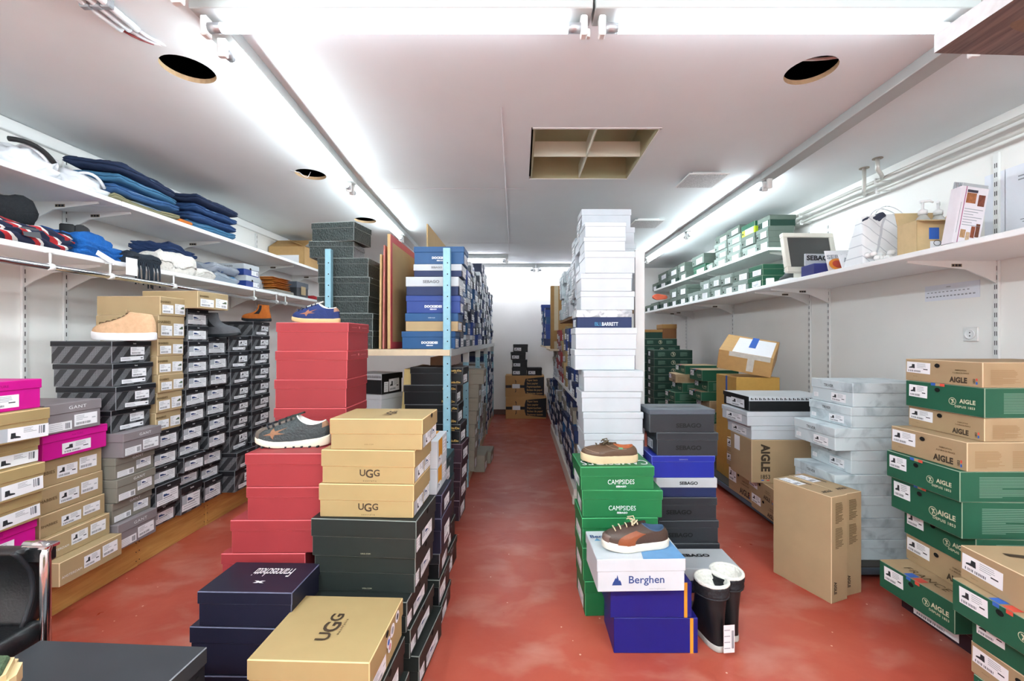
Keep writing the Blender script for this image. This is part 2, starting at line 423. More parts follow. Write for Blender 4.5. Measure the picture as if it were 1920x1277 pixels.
style('bluestripe', 'dark blue', 'deepblue', None, 0, (), (), decals=(('F', .905, 0, .945, 1, 'orange'),))
style('sebopen', 'charcoal', 'sebago', 'slate', .22, (), (('F', T_SEB, .6, .3, .2, 'faint'), ('T', T_SEB, .5, .5, .25, 'grey')))
style('seb', 'charcoal', 'sebago', 'sebago', .33, (('lines', .1, .1, .5, .4),), (('F', T_SEB, .52, .34, .2, 'faint'),))
style('sebfaint', 'charcoal', 'sebago', 'sebago', .33, (('lines', .1, .1, .5, .4),), (('F', T_SEB, .36, .36, .2, 'faint'),))
style('sebblue', 'royal blue', 'blue', 'blue', .28, (('lines', .1, .1, .5, .4),), (('F', (('SEBAGO', 0, 0, 1, 0, 1.2, 1.3),), .5, .84, .05, 'silver'),))
style('sebwhite', 'navy and pale grey', 'navy', 'sebago_lid', .5, (('lines', .1, .1, .5, .4),), (('F', T_SEB, .53, .74, .17, 'black'),))
style('sebflat', 'navy and grey', 'navy', 'sebago_lid', .5, (), (('F', T_SEB, .55, .75, .2, 'black'), ('T', T_SEB, .45, .62, .15, 'black')))
style('crocbox', 'dark embossed', 'croc', 'croc', .32, (), ())
style('dock', 'blue', 'dock', 'dock', .33, (('lines', .15, .08, .7, .5),), (('F', T_DOCK, .52, .36, .14, 'white'), ('F', T_SEB, .52, .2, .07, 'white')))
style('dockroyal', 'royal blue', 'royal', 'royal', .33, (('lines', .15, .08, .7, .5),), (('F', T_DOCK, .5, .38, .15, 'white'), ('F', T_SEB, .5, .22, .07, 'white')))
style('dockwhite', 'pale grey and navy', 'navy', 'sebago_lid', .52, (('lines', .15, .08, .7, .5),), (('F', T_SEB, .48, .74, .16, 'grey'),))
style('docktan', 'blue and beige', 'tan', 'dock', .45, (('lines', .15, .08, .7, .4),), (('F', (('SEBAGO', 0, 0, 1, 0, 1.2, 1.3),), .5, .75, .05, 'white'),))
style('panto', 'black', 'ink', 'ink', .36, (('bars', .15, .1, .6, .45),), (('F', (("Pantofola d'Oro", 0, 0, 1, .02, .95, .7),), .86, .82, .12, 'gold'), ('F', '\u2022\u2022\u2022', .86, .7, .04, 'gold'), ('F', (("Pantofola d'Oro", 0, 0, 1, .02, .95, .7),), .84, .16, .12, 'gold')))
style('maroonbox', 'dark maroon', 'maroon', 'maroon', .3, (('bars', .2, .1, .6, .5),))
style('tealbox', 'dark teal', 'teal', 'teal', .34, (('bars', .08, .06, .46, .46),), (('E', (('Clarks', 0, 0, 1, .0, 1, .9),), .5, .82, .14, 'silver'),))
style('mephisto', 'black', 'ink', 'greenblack', .3, (('bars', .06, .08, .5, .5),), (('E', (('Clarks', 0, 0, 1, .0, 1, .9),), .5, .82, .14, 'silver'),))
style('allen', 'black', 'ink', 'black', .42, (('lines', .3, .1, .5, .4),), (('F', (('Allen', -.9, 1.05, 1, .02, 1, .9), ('Edmonds', 0, 0, 1, .02, 1, .9)), .68, .76, .26, 'gold'),))
style('navyend', 'midnight navy', 'navyblack', 'navyblack', .36, (('bars', .3, .1, .5, .5),))
style('whiteorange', 'white and orange', 'white', None, 0, (('lines', .56, .3, .36, .55), ('shoe', .08, .08, .3, .3)), (), (), decals=(('E', .12, .3, .48, .98, 'orange'), ('T', .05, .3, .9, .95, 'orange')))
style('triver', 'pale marbled', 'marble', 'marble', .42, (('boot', .5, .12, .34, .36), ('plain', .06, .16, .12, .2)), (('E', (('TRIVER', 0, 0, 1, .01, 1.05, 1),), .45, .76, .13, 'black'),), noun='boot box')
style('aigletan', 'tan', 'kraft', None, 0, (('boot', .02, .38, .34, .5),), (('E', T_AIGLE, .72, .22, .24, 'darkbrown'), ('E', (('FABRICATION', 0, 1.25, .9, .02, 1, .9), ('A LA MAIN EN FRANCE', 0, 0, .9, .01, 1, .8)), .75, .57, .17, 'brown'), ('EV', (('1853', 0, 0, 1, .02, 1, .9),), .905, .22, .09, 'darkbrown'), ('E', (('20 points vert', 0, 0, 1, 0, 1, 1),), .15, .22, .035, 'brown')), (('E', .46, .76),), noun='boot box', decals=(('E', .925, .24, .945, .34, 'redmark'), ('E', .925, .1, .945, .2, 'bluemark'), ('FT', .06, .12, .3, .72, 'faintbrown'), ('FT', .36, .12, .6, .72, 'faintbrown')))
style('aiglegreen', 'green', 'forest', None, 0, (('boot', .05, .4, .26, .46),), (('EE', EMBLEM, .635, .42, .26, 'cream'), ('E', T_AIGLE2, .81, .46, .15, 'cream'), ('E', (('DEPUIS 1853', 0, 0, 1, .02, 1.1, 1.05),), .78, .26, .08, 'cream')), (('E', .45, .76),), noun='boot box', decals=(('E', .36, .9, .42, 1, 'bluemark'), ('E', .42, .9, .48, 1, 'tan'), ('E', .48, .9, .54, 1, 'redmark'), ('FT', .15, .15, .6, .85, 'faintcream')))
style('aiglelid', 'green', 'forest', None, 0, (('boot', .08, .38, .28, .5),), (('EE', EMBLEM, .66, .48, .26, 'cream'), ('E', T_AIGLE2, .83, .52, .17, 'cream'), ('E', (('DEPUIS 1853', 0, 0, 1, .02, 1.1, 1.05),), .82, .32, .08, 'cream'), ('TL', (('FRANCE', 0, 0, 1, .0, 1.1, 1),), .12, .5, .1, 'brown')), (('E', .47, .78),), noun='boot box', decals=(('T', 0, 0, 1, 1, 'kraft'), ('E', .4, .88, .46, 1, 'bluemark'), ('E', .52, .88, .58, 1, 'redmark'), ('T', .0, .42, .08, .52, 'redmark'), ('T', .0, .54, .08, .64, 'bluemark')))
style('aigletop', 'tan', 'kraft', None, 0, (('boot', .02, .3, .4, .5),), (('TL', T_AIGLE, .3, .36, .45, 'darkbrown'), ('E', (('20 points vert', 0, 0, 1, 0, 1, 1),), .15, .16, .035, 'brown')), (), noun='boot box')
style('aiglefar', 'dark green', 'forest_dark', None, 0, (('lines', .2, .3, .26, .5),), (('FE', EMBLEM, .5, .5, .55, 'cream'),), noun='boot box', decals=(('FT', .1, .25, .32, .75, 'faintcream'), ('FT', .68, .25, .9, .75, 'faintcream')))
style('sagebox', 'grey-green', 'sage', 'sage_dark', .42, (('plain', .42, .08, .5, .6),), (), (('E', .16, .3),))
style('pale', 'pale marbled', 'marble', 'marble', .35, (('lines', .15, .1, .6, .5),))
style('taupebox', 'taupe grey', 'taupe', 'taupe', .3, (('plain', .2, .1, .5, .4),))
style('mauvebox', 'mauve grey', 'mauve', 'mauve', .3, (('plain', .2, .1, .5, .4),))
style('tanlid', 'dark green and brown', 'forest_dark', 'kraft_dark', .3, (), noun='boot box')
style('brownlid', 'brown', 'brown', 'kraft_dark', .3, (), noun='boot box')
MARKS = tuple(tuple(q) for k in range(20) for q in (rect(.02 + k * .049, .3, .034 + k * .049, .75), rect(.04 + k * .049, .3, .05 + k * .049, .6)))
style('houndbox', 'black and white', 'ink', 'white', .3, (('boot', .34, .1, .5, .62), ('plain', .12, .1, .2, .5)), (), noun='boot box', decals=(('E', 0, .7, 1, 1, 'ink'), ('F', MARKS, 0, .7, 1, 1, 'black')))
style('whiteboot', 'white', 'white', 'white', .33, (('boot', .2, .12, .6, .5),), (), noun='boot box')
style('perf', 'black perforated', 'black', 'charcoal', .22, (), noun='boot box')

def face_pos(face, W, D, H, u, v, off):
    """A point on a face of a box whose base centre is the origin; u, v run from its lower left corner as one looks at it."""
    if face == 'F': return Vector((-W / 2 + u * W, -D / 2 - off, v * H))
    if face == 'R': return Vector((W / 2 + off, -D / 2 + u * D, v * H))
    if face == 'L': return Vector((-W / 2 - off, D / 2 - u * D, v * H))
    return Vector((-W / 2 + u * W, -D / 2 + v * D, H + off))

BOXMESH = {}
def body_mesh(W, D, H, bev, col):
    k = ('b', round(W, 4), round(D, 4), round(H, 4), bev, col)
    if k not in BOXMESH:
        BOXMESH[k] = mesh_from(bm_box(-W / 2, W / 2, -D / 2, D / 2, 0, H, bev, 1, None, 1), 'body')
    return BOXMESH[k]

FAR = {}; FAR_REQ = []
def far_box_mesh(s, W, D, H, end):
    """A distant box as one mesh: body, lid and label in three materials."""
    k = (s, W, D, H, end)
    if k in FAR: return FAR[k]
    st = STY[s]; e = .004; bm = bmesh.new()
    lh = st['lidh'] * H if st['lid'] else 0
    bm_box(-W / 2 + e, W / 2 - e, -D / 2 + e, D / 2 - e, 0, H - (.002 if lh else 0), bm=bm)
    n0 = len(bm.faces); bm.faces.ensure_lookup_table()
    if lh:
        bm_box(-W / 2, W / 2, -D / 2, D / 2, H - lh, H, bm=bm); bm.faces.ensure_lookup_table()
        for f in bm.faces[n0:]: f.material_index = 1
    for kind, u, v, w, h in st['st'][:1]:
        p = [face_pos(end, W, D, H, a, b, .0015) for a, b in ((u, v), (u + w, v), (u + w, v + h), (u, v + h))]
        f = bm.faces.new([bm.verts.new(q) for q in p]); f.material_index = 2; f.normal_update()
        bm.verts.ensure_lookup_table()
        # two lines of print
        for j in range(2):
            a0, a1, b0, b1 = u + w * .12, u + w * .8, v + h * (.2 + .35 * j), v + h * (.3 + .35 * j)
            p = [face_pos(end, W, D, H, a, b, .0022) for a, b in ((a0, b0), (a1, b0), (a1, b1), (a0, b1))]
            f = bm.faces.new([bm.verts.new(q) for q in p]); f.material_index = 3
    me = mesh_from(bm, 'shoe_box')
    for m in (M[st['body']], M[st['lid'] or st['body']], PAPER, INK_GREY): me.materials.append(m)
    FAR[k] = me
    return me

def shoe_box(s, x, y, z, W, D, H, rot=0.0, end='R', label='', group=None, far=False, name=None, tilt=(0, 0), skip=()):
    """A box with its base centre at x, y, z. The long side runs along x; 'end' is the face that carries the labels."""
    st = STY[s]
    name = name or ('boot_box' if st['noun'] == 'boot box' else 'shoe_box')
    if far:
        FAR_REQ.append((s, x, y, z, W, D, H, rot, end, label, group)); return None
    if False:
        o = obj(name, far_box_mesh(s, round(W, 3), round(D, 3), round(H, 3), end), None, None, (x, y, z), (0, 0, rot))
        return tag(o, label, st['noun'], group)
    t = thing(name, label, st['noun'], (x, y, z), (tilt[0], tilt[1], rot), group)
    e = .0035; lh = st['lidh'] * H if st['lid'] else 0
    inset = e if lh else 0
    edge = lambda c: mat('edge_' + c, EDGE[c], .7, 0) if c in EDGE else M[c]
    obj('body', body_mesh(W - 2 * inset, D - 2 * inset, H - (.003 if lh else 0), .0022, st['body']), [M[st['body']], edge(st['body'])], t)
    if lh:
        obj('lid', body_mesh(W, D, lh, .0025, st['lid']), [M[st['lid']], edge(st['lid'])], t, (0, 0, H - lh))
    def off(v): return (.0008 if (not lh or v * H > H - lh - .004) else .0008 - e)
    fw = {'F': W, 'R': D, 'L': D, 'T': W}
    for kind, u, v, w, h in st['st']:
        if 'st' in skip: break
        o_ = .0008 if (not lh or (v + h) * H > H - lh) else .0008 - e
        sticker(kind, t, end, face_pos(end, W, D, H, u, v, o_), w * fw[end], h * H, random.uniform(-.03, .03), st['shoe'])
    for face, tx, u, v, h, ink in st['tx']:
        me = text_mesh(tx) if face not in ('EE', 'FE') else text_mesh((), tx)
        spin = 0
        f = face
        if face in ('E', 'EE', 'EV'): f = end; spin = math.pi / 2 if face == 'EV' else 0
        elif face == 'FE': f = 'F'
        elif face == 'TU': f = 'T'; spin = math.pi
        elif face == 'TR': f = 'T'; spin = math.pi / 2
        elif face == 'TL': f = 'T'; spin = -math.pi / 2
        ref = H if f != 'T' else D
        sc = h * ref
        xs = [q.co.x for q in me.vertices]; wmax = (fw[f] if f != 'T' or abs(spin) not in (math.pi / 2,) else D) * .92
        wid = (max(xs) - min(xs)) * sc
        sx = sc if wid < wmax else sc * wmax / wid
        rot_ = (Euler(FACE_ROT[f]).to_matrix() @ Matrix.Rotation(spin, 3, 'Z')).to_euler()
        obj('lettering', me, [TXT[ink]], t, face_pos(f, W, D, H, u, v, off(v) if f != 'T' else .0025), rot_, (sx, sc, 1))
    for di, d in enumerate(st['decals']):
        face = d[0]; lift = .0004 * di
        if face == 'FT':            # a block of small printed lines on the long side
            _, u0, v0, u1, v1, ink = d; n = 15; P = []
            for i in range(n):
                yy = i / n
                P.append((rect(0, yy, random.Random(i).uniform(.75, 1) if i not in (0, 6) else .4, yy + .03), 0, 0))
            me = STICKERS.get('textblock') or STICKERS.setdefault('textblock', poly_mesh(P, 'fine_print'))
            obj('fine_print', me, [TXT[ink]], t, face_pos('F', W, D, H, u0, v0, .0008), FACE_ROT['F'], ((u1 - u0) * W, (v1 - v0) * H, 1)); continue
        if face == 'TP':
            me = poly_mesh([(p, 0, 0) for p in d[1]], 'printed_patch')
            obj('printed_patch', me, [M[d[6]]], t, face_pos('T', W, D, H, 0, 0, .0005 + lift * .2), (0, 0, 0), (W, D, 1)); continue
        if isinstance(d[1], tuple):
            _, polys, u0, v0, u1, v1, ink = d
            me = poly_mesh([(p, 0, 0) for p in polys], 'printed_mark')
            obj('printed_mark', me, [TXT[ink]], t, face_pos('F', W, D, H, u0, v0, off(v0)), FACE_ROT['F'], ((u1 - u0) * W, (v1 - v0) * H, 1)); continue
        _, u0, v0, u1, v1, ink = d
        f = end if face == 'E' else face
        w_ = D if f in 'RL' else W; h_ = D if f == 'T' else H
        me = STICKERS.get('unit') or STICKERS.setdefault('unit', poly_mesh([(rect(0, 0, 1, 1), 0, 0)], 'printed_patch'))
        obj('printed_patch', me, [TXT.get(ink) or M[ink]], t, face_pos(f, W, D, H, u0, v0, (.0006 if not lh else off(v1)) + lift), FACE_ROT[f], ((u1 - u0) * w_, (v1 - v0) * h_, 1))
    for face, u, v in st['holes']:
        f = end if face == 'E' else face
        me = STICKERS.get('hole') or STICKERS.setdefault('hole', poly_mesh([(disc(0, 0, .5, 14), 0, 0)], 'finger_hole'))
        obj('finger_hole', me, [HOLE], t, face_pos(f, W, D, H, u, v, .0028), FACE_ROT[f], (.024, .019, 1))
    return t

ORD = ['first', 'second', 'third', 'fourth', 'fifth', 'sixth', 'seventh', 'eighth', 'ninth', 'tenth', 'eleventh', 'twelfth', 'thirteenth', 'fourteenth', 'fifteenth', 'sixteenth', 'seventeenth', 'eighteenth', 'nineteenth', 'twentieth', 'twenty-first', 'twenty-second', 'twenty-third', 'twenty-fourth', 'twenty-fifth']
def nth_from_top(i, n):
    if i == 0: return 'topmost'
    if i == n - 1 and n > 2: return 'lowest'
    return ORD[i] + ' from top'

def tower(where, items, base, Yf, D, end='R', group=None, far=False, gap=0.0012):
    """items from the top down: (style, z of the top, x of the labelled end, width, optional dict(dy, rot, D))."""
    n = len(items); roots = []
    for i, it in enumerate(items):
        s, top, xe, W = it[:4]; o = it[4] if len(it) > 4 else {}
        z0 = items[i + 1][1] if i + 1 < n else base
        d = o.get('D', D); yf = Yf + o.get('dy', 0.0)
        x = xe - W / 2 if end == 'R' else xe + W / 2
        rot = R(o.get('rot', random.uniform(-1.1, 1.1)))
        noun = STY[s]['noun']
        label = o.get('label') or '%s %s, %s %s' % (STY[s]['desc'], noun, nth_from_top(i, n), where)
        roots.append(shoe_box(s, x, yf + d / 2, z0, W, d, top - z0 - gap, rot, end, label, group, far, skip=o.get('skip', ())))
    return roots

def build_far_boxes(limit):
    """The largest distant boxes become objects of their own; past the limit the rest is one joined mesh."""
    def size(q):
        s, x, y, z, W, D, H, rot, end = q[:9]
        xe = x + (W / 2 if end == 'R' else -W / 2)
        return abs(X_px(xe, y - D / 2) - X_px(xe, y + D / 2)) * H * K / y
    X_px = lambda x, y: CX + K * x / y
    FAR_REQ.sort(key=size, reverse=True)
    rest = bmesh.new(); names = []; slot = {}
    for i, (s, x, y, z, W, D, H, rot, end, label, group) in enumerate(FAR_REQ):
        me = far_box_mesh(s, round(W, 3), round(D, 3), round(H, 3), end)
        if i < limit:
            tag(obj('shoe_box', me, None, None, (x, y, z), (0, 0, rot)), label, 'shoe box', group); continue
        n0 = len(rest.faces); tmp = me.copy(); tmp.transform(Matrix.Translation((x, y, z)) @ Matrix.Rotation(rot, 4, 'Z'))
        rest.from_mesh(tmp); bpy.data.meshes.remove(tmp); rest.faces.ensure_lookup_table()
        for f in rest.faces[n0:]:
            m = me.materials[f.material_index]
            if m.name not in slot: slot[m.name] = len(names); names.append(m)
            f.material_index = slot[m.name]
    if names:
        me = mesh_from(rest, 'distant_shoe_boxes')
        o = obj('distant_shoe_boxes', me, names)
        tag(o, 'rows of small distant shoe boxes along both sides of the aisle', 'shoe boxes', None, 'stuff')
# ---------------------------------------------------------------- room shell
XL, XR, YB, YN, ZC = -2.795, 2.56, 7.14, -2.2, 2.45

def paint_material(name, color, var=.02):
    m = mat(name, color, .75, var, 3.0, .05, 18.0, spec=.2)
    return m
WALL = paint_material('wall_paint', '#f4f2ee')
CEIL = paint_material('ceiling_paint', '#e3e8e9')
WHITE = mat('white_laminate', '#f2f2f2', .4, .015, 5)
OFFWHITE = mat('white_metal', '#e8e8e6', .4, .02, 10)
DARK = mat('dark_void', '#17181a', .9, 0)

def floor_material():
    m = bpy.data.materials.new('red_painted_concrete'); m.use_nodes = True; nt = m.node_tree; b = nt.nodes['Principled BSDF']
    tc = node(nt, 'ShaderNodeTexCoord')
    def noise_(scale, detail, mapscale=None, dist=0.0):
        n = node(nt, 'ShaderNodeTexNoise'); n.inputs['Scale'].default_value = scale; n.inputs['Detail'].default_value = detail; n.inputs['Distortion'].default_value = dist
        if mapscale:
            mp = node(nt, 'ShaderNodeMapping'); mp.inputs['Scale'].default_value = mapscale; mp.inputs['Rotation'].default_value = (0, 0, .5)
            nt.links.new(tc.outputs['Object'], mp.inputs[0]); nt.links.new(mp.outputs[0], n.inputs['Vector'])
        else: nt.links.new(tc.outputs['Object'], n.inputs['Vector'])
        return n.outputs['Fac']
    r1 = node(nt, 'ShaderNodeValToRGB'); e = r1.color_ramp.elements
    e[0].position = .3; e[0].color = lin('#a13f2f'); e[1].position = .72; e[1].color = lin('#ba5e4b')
    nt.links.new(noise_(1.6, 6), r1.inputs[0])
    r2 = node(nt, 'ShaderNodeValToRGB'); e = r2.color_ramp.elements
    e[0].position = .5; e[0].color = (0, 0, 0, 1); e[1].position = .85; e[1].color = (1, 1, 1, 1)
    nt.links.new(noise_(3.5, 9, (1, 1.6, 1), .3), r2.inputs[0])
    mx = node(nt, 'ShaderNodeMix', data_type='RGBA'); nt.links.new(math_node(nt, 'MULTIPLY', r2.outputs[0], .75), mx.inputs[0])
    nt.links.new(r1.outputs[0], mx.inputs[6]); mx.inputs[7].default_value = lin('#c99684')
    # small pale chips
    v = node(nt, 'ShaderNodeTexVoronoi'); v.inputs['Scale'].default_value = 14; nt.links.new(tc.outputs['Object'], v.inputs['Vector'])
    chip = math_node(nt, 'MULTIPLY', math_node(nt, 'LESS_THAN', v.outputs['Distance'], .055), math_node(nt, 'GREATER_THAN', noise_(3, 2), .52))
    mx2 = node(nt, 'ShaderNodeMix', data_type='RGBA'); nt.links.new(chip, mx2.inputs[0]); nt.links.new(mx.outputs[2], mx2.inputs[6]); mx2.inputs[7].default_value = lin('#dcb9a6')
    nt.links.new(mx2.outputs[2], b.inputs['Base Color'])
    nt.links.new(math_node(nt, 'ADD', math_node(nt, 'MULTIPLY', noise_(9, 5), .3), .2), b.inputs['Roughness'])
    b.inputs['Specular IOR Level'].default_value = .4
    bp = node(nt, 'ShaderNodeBump'); bp.inputs['Strength'].default_value = .12; bp.inputs['Distance'].default_value = .01
    nt.links.new(noise_(22, 6), bp.inputs['Height']); nt.links.new(bp.outputs[0], b.inputs['Normal'])
    return m
structure('floor', box_mesh(XL - .1, XR + .1, YN - .1, YB + .1, -.1, 0), floor_material(), 'scuffed red painted concrete floor')
structure('wall_left', box_mesh(XL - .1, XL, YN, YB, 0, 3.0), WALL, 'white left wall behind the shelves')
structure('wall_right', box_mesh(XR, XR + .1, YN, YB, 0, 3.0), WALL, 'white right wall behind the shelves')
structure('wall_back', box_mesh(XL - .1, XR + .1, YB, YB + .1, 0, 3.0), WALL, 'white wall at the far end of the aisle')
structure('wall_front', box_mesh(XL - .1, XR + .1, YN - .1, YN, 0, 3.0), WALL, 'white wall behind the photographer')
structure('baseboard_back', box_mesh(XL, XR, YB - .015, YB, 0, .085, .003), mat('baseboard_brown', '#6a5148', .6), 'brown baseboard along the far wall')

# the ceiling slab with its real openings
HOLES = [(-1.477, 1.897, .103), (-1.525, 3.10, .104), (-1.56, 4.29, .104), (1.295, 1.905, .104)]
HX0, HX1, HY0, HY1 = .062, .80, 2.41, 3.19
cm = box_mesh(XL, XR, YN, YB, ZC, ZC + .022, name='ceiling')
co = bpy.data.objects.new('ceiling_tmp', cm); C.objects.link(co)
cut = bmesh.new()
for hx, hy, hr in HOLES:
    bmesh.ops.create_cone(cut, cap_ends=True, segments=28, radius1=hr, radius2=hr, depth=.3, matrix=Matrix.Translation((hx, hy, ZC)))
bm_box(HX0, HX1, HY0, HY1, ZC - .1, ZC + .15, bm=cut)
cuto = bpy.data.objects.new('cut_tmp', mesh_from(cut, 'cut')); C.objects.link(cuto)
md = co.modifiers.new('cut', 'BOOLEAN'); md.object = cuto; md.operation = 'DIFFERENCE'; md.solver = 'EXACT'
cm2 = bpy.data.meshes.new_from_object(co.evaluated_get(bpy.context.evaluated_depsgraph_get()))
bpy.data.objects.remove(co); bpy.data.objects.remove(cuto)
cm2.materials.clear(); cm2.materials.append(CEIL); cm2.materials.append(mat('hole_rim_chipboard', '#b79b78', .9, .1, 60))
for p in cm2.polygons:
    c = p.center
    if abs(p.normal.z) < .5 and any((c.x - h[0]) ** 2 + (c.y - h[1]) ** 2 < (h[2] + .02) ** 2 for h in HOLES): p.material_index = 1
structure('ceiling', cm2, None, 'white painted board ceiling with round cut holes')
structure('trim_1', box_mesh(XL, XR, YN, YB, 2.72, 2.76), DARK, 'dark slab above the ceiling boards')
# board joints of the ceiling: thin filler ridges
SEAM = paint_material('ceiling_filler', '#cfcdd0')
def seam(n, x0, y0, x1, y1):
    d = Vector((x1 - x0, y1 - y0, 0)); s = d.orthogonal().normalized() * .004
    s = Vector((-d.y, d.x, 0)).normalized() * .0035
    bm = bmesh.new()
    vs = [bm.verts.new((x0 + a * s.x + t * d.x, y0 + a * s.y + t * d.y, ZC - zz)) for t in (0, 1) for a, zz in ((-1, 0), (0, .0022), (1, 0))]
    bm.faces.new((vs[0], vs[1], vs[4], vs[3])); bm.faces.new((vs[1], vs[2], vs[5], vs[4]))
    structure('trim_%d' % n, mesh_from(bm, 'seam'), SEAM, 'filled joint between two ceiling boards')
seam(2, X(940, 960 / 437), 2.2, X(955, 5.8), 5.8)
seam(3, -1.2, 3.39, .05, 3.39)
seam(4, -.9, 5.3, .0, 5.3)

# ---------------------------------------------------------------- fluorescent lights
TUBE = mat('lit_tube', '#ecf9ff', .4, 0, emit=TUBE_POWER)
TUBE_FILL = mat('lit_tube_fill', '#ecf9ff', .4, 0, emit=TUBE_POWER_FILL)
TUBE_FRONT = mat('lit_tube_front', '#eff5ff', .4, 0, emit=TUBE_POWER_FRONT)
TUBE_FAR = mat('lit_tube_far', '#f4f5ff', .4, 0, emit=TUBE_POWER_FAR)
TUBE_END = mat('tube_end_metal', '#b9bcc0', .35, 0, metal=.7)
TRUNK = mat('light_trunking', '#aeb2b0', .5, .01)
def light(label, a, b, lit=True, drop=.032, seg_name='fluorescent_light'):
    """One batten of a row: trunking under the ceiling from a to b (x, y), lamp holders and a tube below it."""
    a, b = Vector((a[0], a[1], 0)), Vector((b[0], b[1], 0)); d = b - a; L = d.length
    ang = math.atan2(d.y, d.x)
    t = thing(seg_name, label, 'light', (a.x, a.y, ZC - .06), ang)
    obj('trunking', box_mesh(0, L - .004, -.045, .045, .008, .0598, .003), TRUNK, t)
    for k in (.03, L - .03):
        obj('lamp_holder', box_mesh(k - .012, k + .012, -.017, .017, -.062, .008, .004), OFFWHITE, t)
    if lit:
        obj('lit_tube', tube_mesh([(.085, 0, -.03), (L - .085, 0, -.03)], .017, 8), TUBE_FILL if 'photographer' in label or 'front wall' in label else TUBE_FAR if 'far wall' in label else TUBE_FRONT if 'across the ceiling' in label else TUBE, t)
        for xa, xb in ((.042, .086), (L - .086, L - .042)): obj('tube_cap', tube_mesh([(xa, 0, -.03), (xb, 0, -.03)], .0175, 10), TUBE_END, t)
    bm = tube_bm([(L - .012, .022, -.05), (L - .012, .022, -.02)], .009, 10)
    obj('starter', mesh_from(bm, 'starter'), OFFWHITE, t)
    return t
YT = 1.52
light('long lit fluorescent light across the ceiling, nearest left one', (-1.15, YT), (.255, YT))
light('long lit fluorescent light across the ceiling, nearest right one', (.26, YT), (1.60, YT))
LA, LB, LC, LD = Vector((-1.135, 1.6)), Vector((-1.255, 3.15)), Vector((-1.315, 4.72)), Vector((-1.375, 6.28))
light('lit fluorescent light on left ceiling row, nearer of two', LA, LB)
light('lit fluorescent light on left ceiling row, ending above cardboard sheets', LB, LC)
light('dark trunking continuing the left ceiling light row to the back', LC, LD, False)
light('unlit trunking of right ceiling light row beside round hole', (1.73, 1.6), (1.775, 3.07), False)
light('lit fluorescent light on right ceiling row, nearer of two', (1.775, 3.07), (1.785, 4.56))
light('lit fluorescent light on right ceiling row, farther of two', (1.785, 4.56), (1.80, 6.08))
light('lit fluorescent light at far wall above the aisle, left one', (-1.3, 6.80), (.24, 6.80))
light('lit fluorescent light at far wall above white boxes, right one', (.25, 6.80), (1.75, 6.80))
light('second lit light before the far wall, above blue boxes', (-1.7, 6.05), (-.17, 6.05))
# unseen tubes added behind and above the camera to brighten the room
light('added fluorescent fill light behind the photographer, left one', (-1.45, -.7), (.02, -.7))
light('added fluorescent fill light behind the photographer, right one', (.03, -.7), (1.5, -.7))
light('added fluorescent fill light on left ceiling row overhead, out of view', (-1.1, -.1), (-1.1, 1.4))
light('added fluorescent fill light on right row behind the photographer', (1.72, -1.7), (1.72, -.2))
light('added fluorescent fill light on right ceiling row overhead, out of view', (1.72, -.15), (1.725, 1.35))
light('added fluorescent fill light on left row at the front wall', (-1.1, -1.7), (-1.1, -.2))

# ---------------------------------------------------------------- ceiling things
hatch = thing('ceiling_louvre', 'square recessed metal louvre with four cells in the ceiling', 'louvre', (0, 0, ZC))
LOUV = mat('louvre_metal', '#b3ae8c', .4, .05, 6, metal=.3)
x0, x1, y0, y1 = HX0 + .012, HX1 - .004, HY0 + .006, HY1 - .004
t_ = .012; hh = .2
obj('top_plate', box_mesh(x0, x1, y0, y1, hh, hh + .01), LOUV, hatch)
for k, b_ in enumerate(((x0, x0 + t_, y0, y1), (x1 - t_, x1, y0, y1), (x0, x1, y0, y0 + t_), (x0, x1, y1 - t_, y1))):
    obj('side_plate', box_mesh(*b_, .0, hh), LOUV, hatch)
mx_, my_ = (x0 + x1) / 2, (y0 + y1) / 2
obj('divider', box_mesh(mx_ - .004, mx_ + .004, y0 + t_, y1 - t_, .002, .1), mat('louvre_white', '#d9d8c6', .4, .02), hatch)
obj('divider', box_mesh(x0 + t_, x1 - t_, my_ - .004, my_ + .004, .002, .1), MATS['louvre_white'], hatch)
obj('rim', boxes_mesh([(x0 - .006, x1 + .004, y0 - .004, y0 + .01, -.004, .004), (x0 - .006, x1 + .004, y1 - .01, y1 + .004, -.004, .004), (x1 - .006, x1 + .006, y0, y1, -.004, .004)]), OFFWHITE, hatch)
def vent(label, x0, x1, y0, y1):
    t = thing('vent_plate', label, 'vent plate', ((x0 + x1) / 2, (y0 + y1) / 2, ZC - .03))
    w, d = (x1 - x0) / 2, (y1 - y0) / 2
    obj('plate', box_mesh(-w, w, -d, d, 0, .008, .002), OFFWHITE, t)
    obj('neck', box_mesh(-w * .7, w * .7, -d * .7, d * .7, .008, .03), OFFWHITE, t)
    obj('perforated_sheet', box_mesh(-w * .92, w * .92, -d * .92, d * .92, -.002, 0), mat('vent_perforated', '#c9c9c9', .6, .35, 160), t)
vent('square perforated vent plate on ceiling, nearer one', 1.19, 1.48, 3.01, 3.29)
vent('square vent plate on ceiling, farther one above white stack', 1.12, 1.42, 4.18, 4.48)

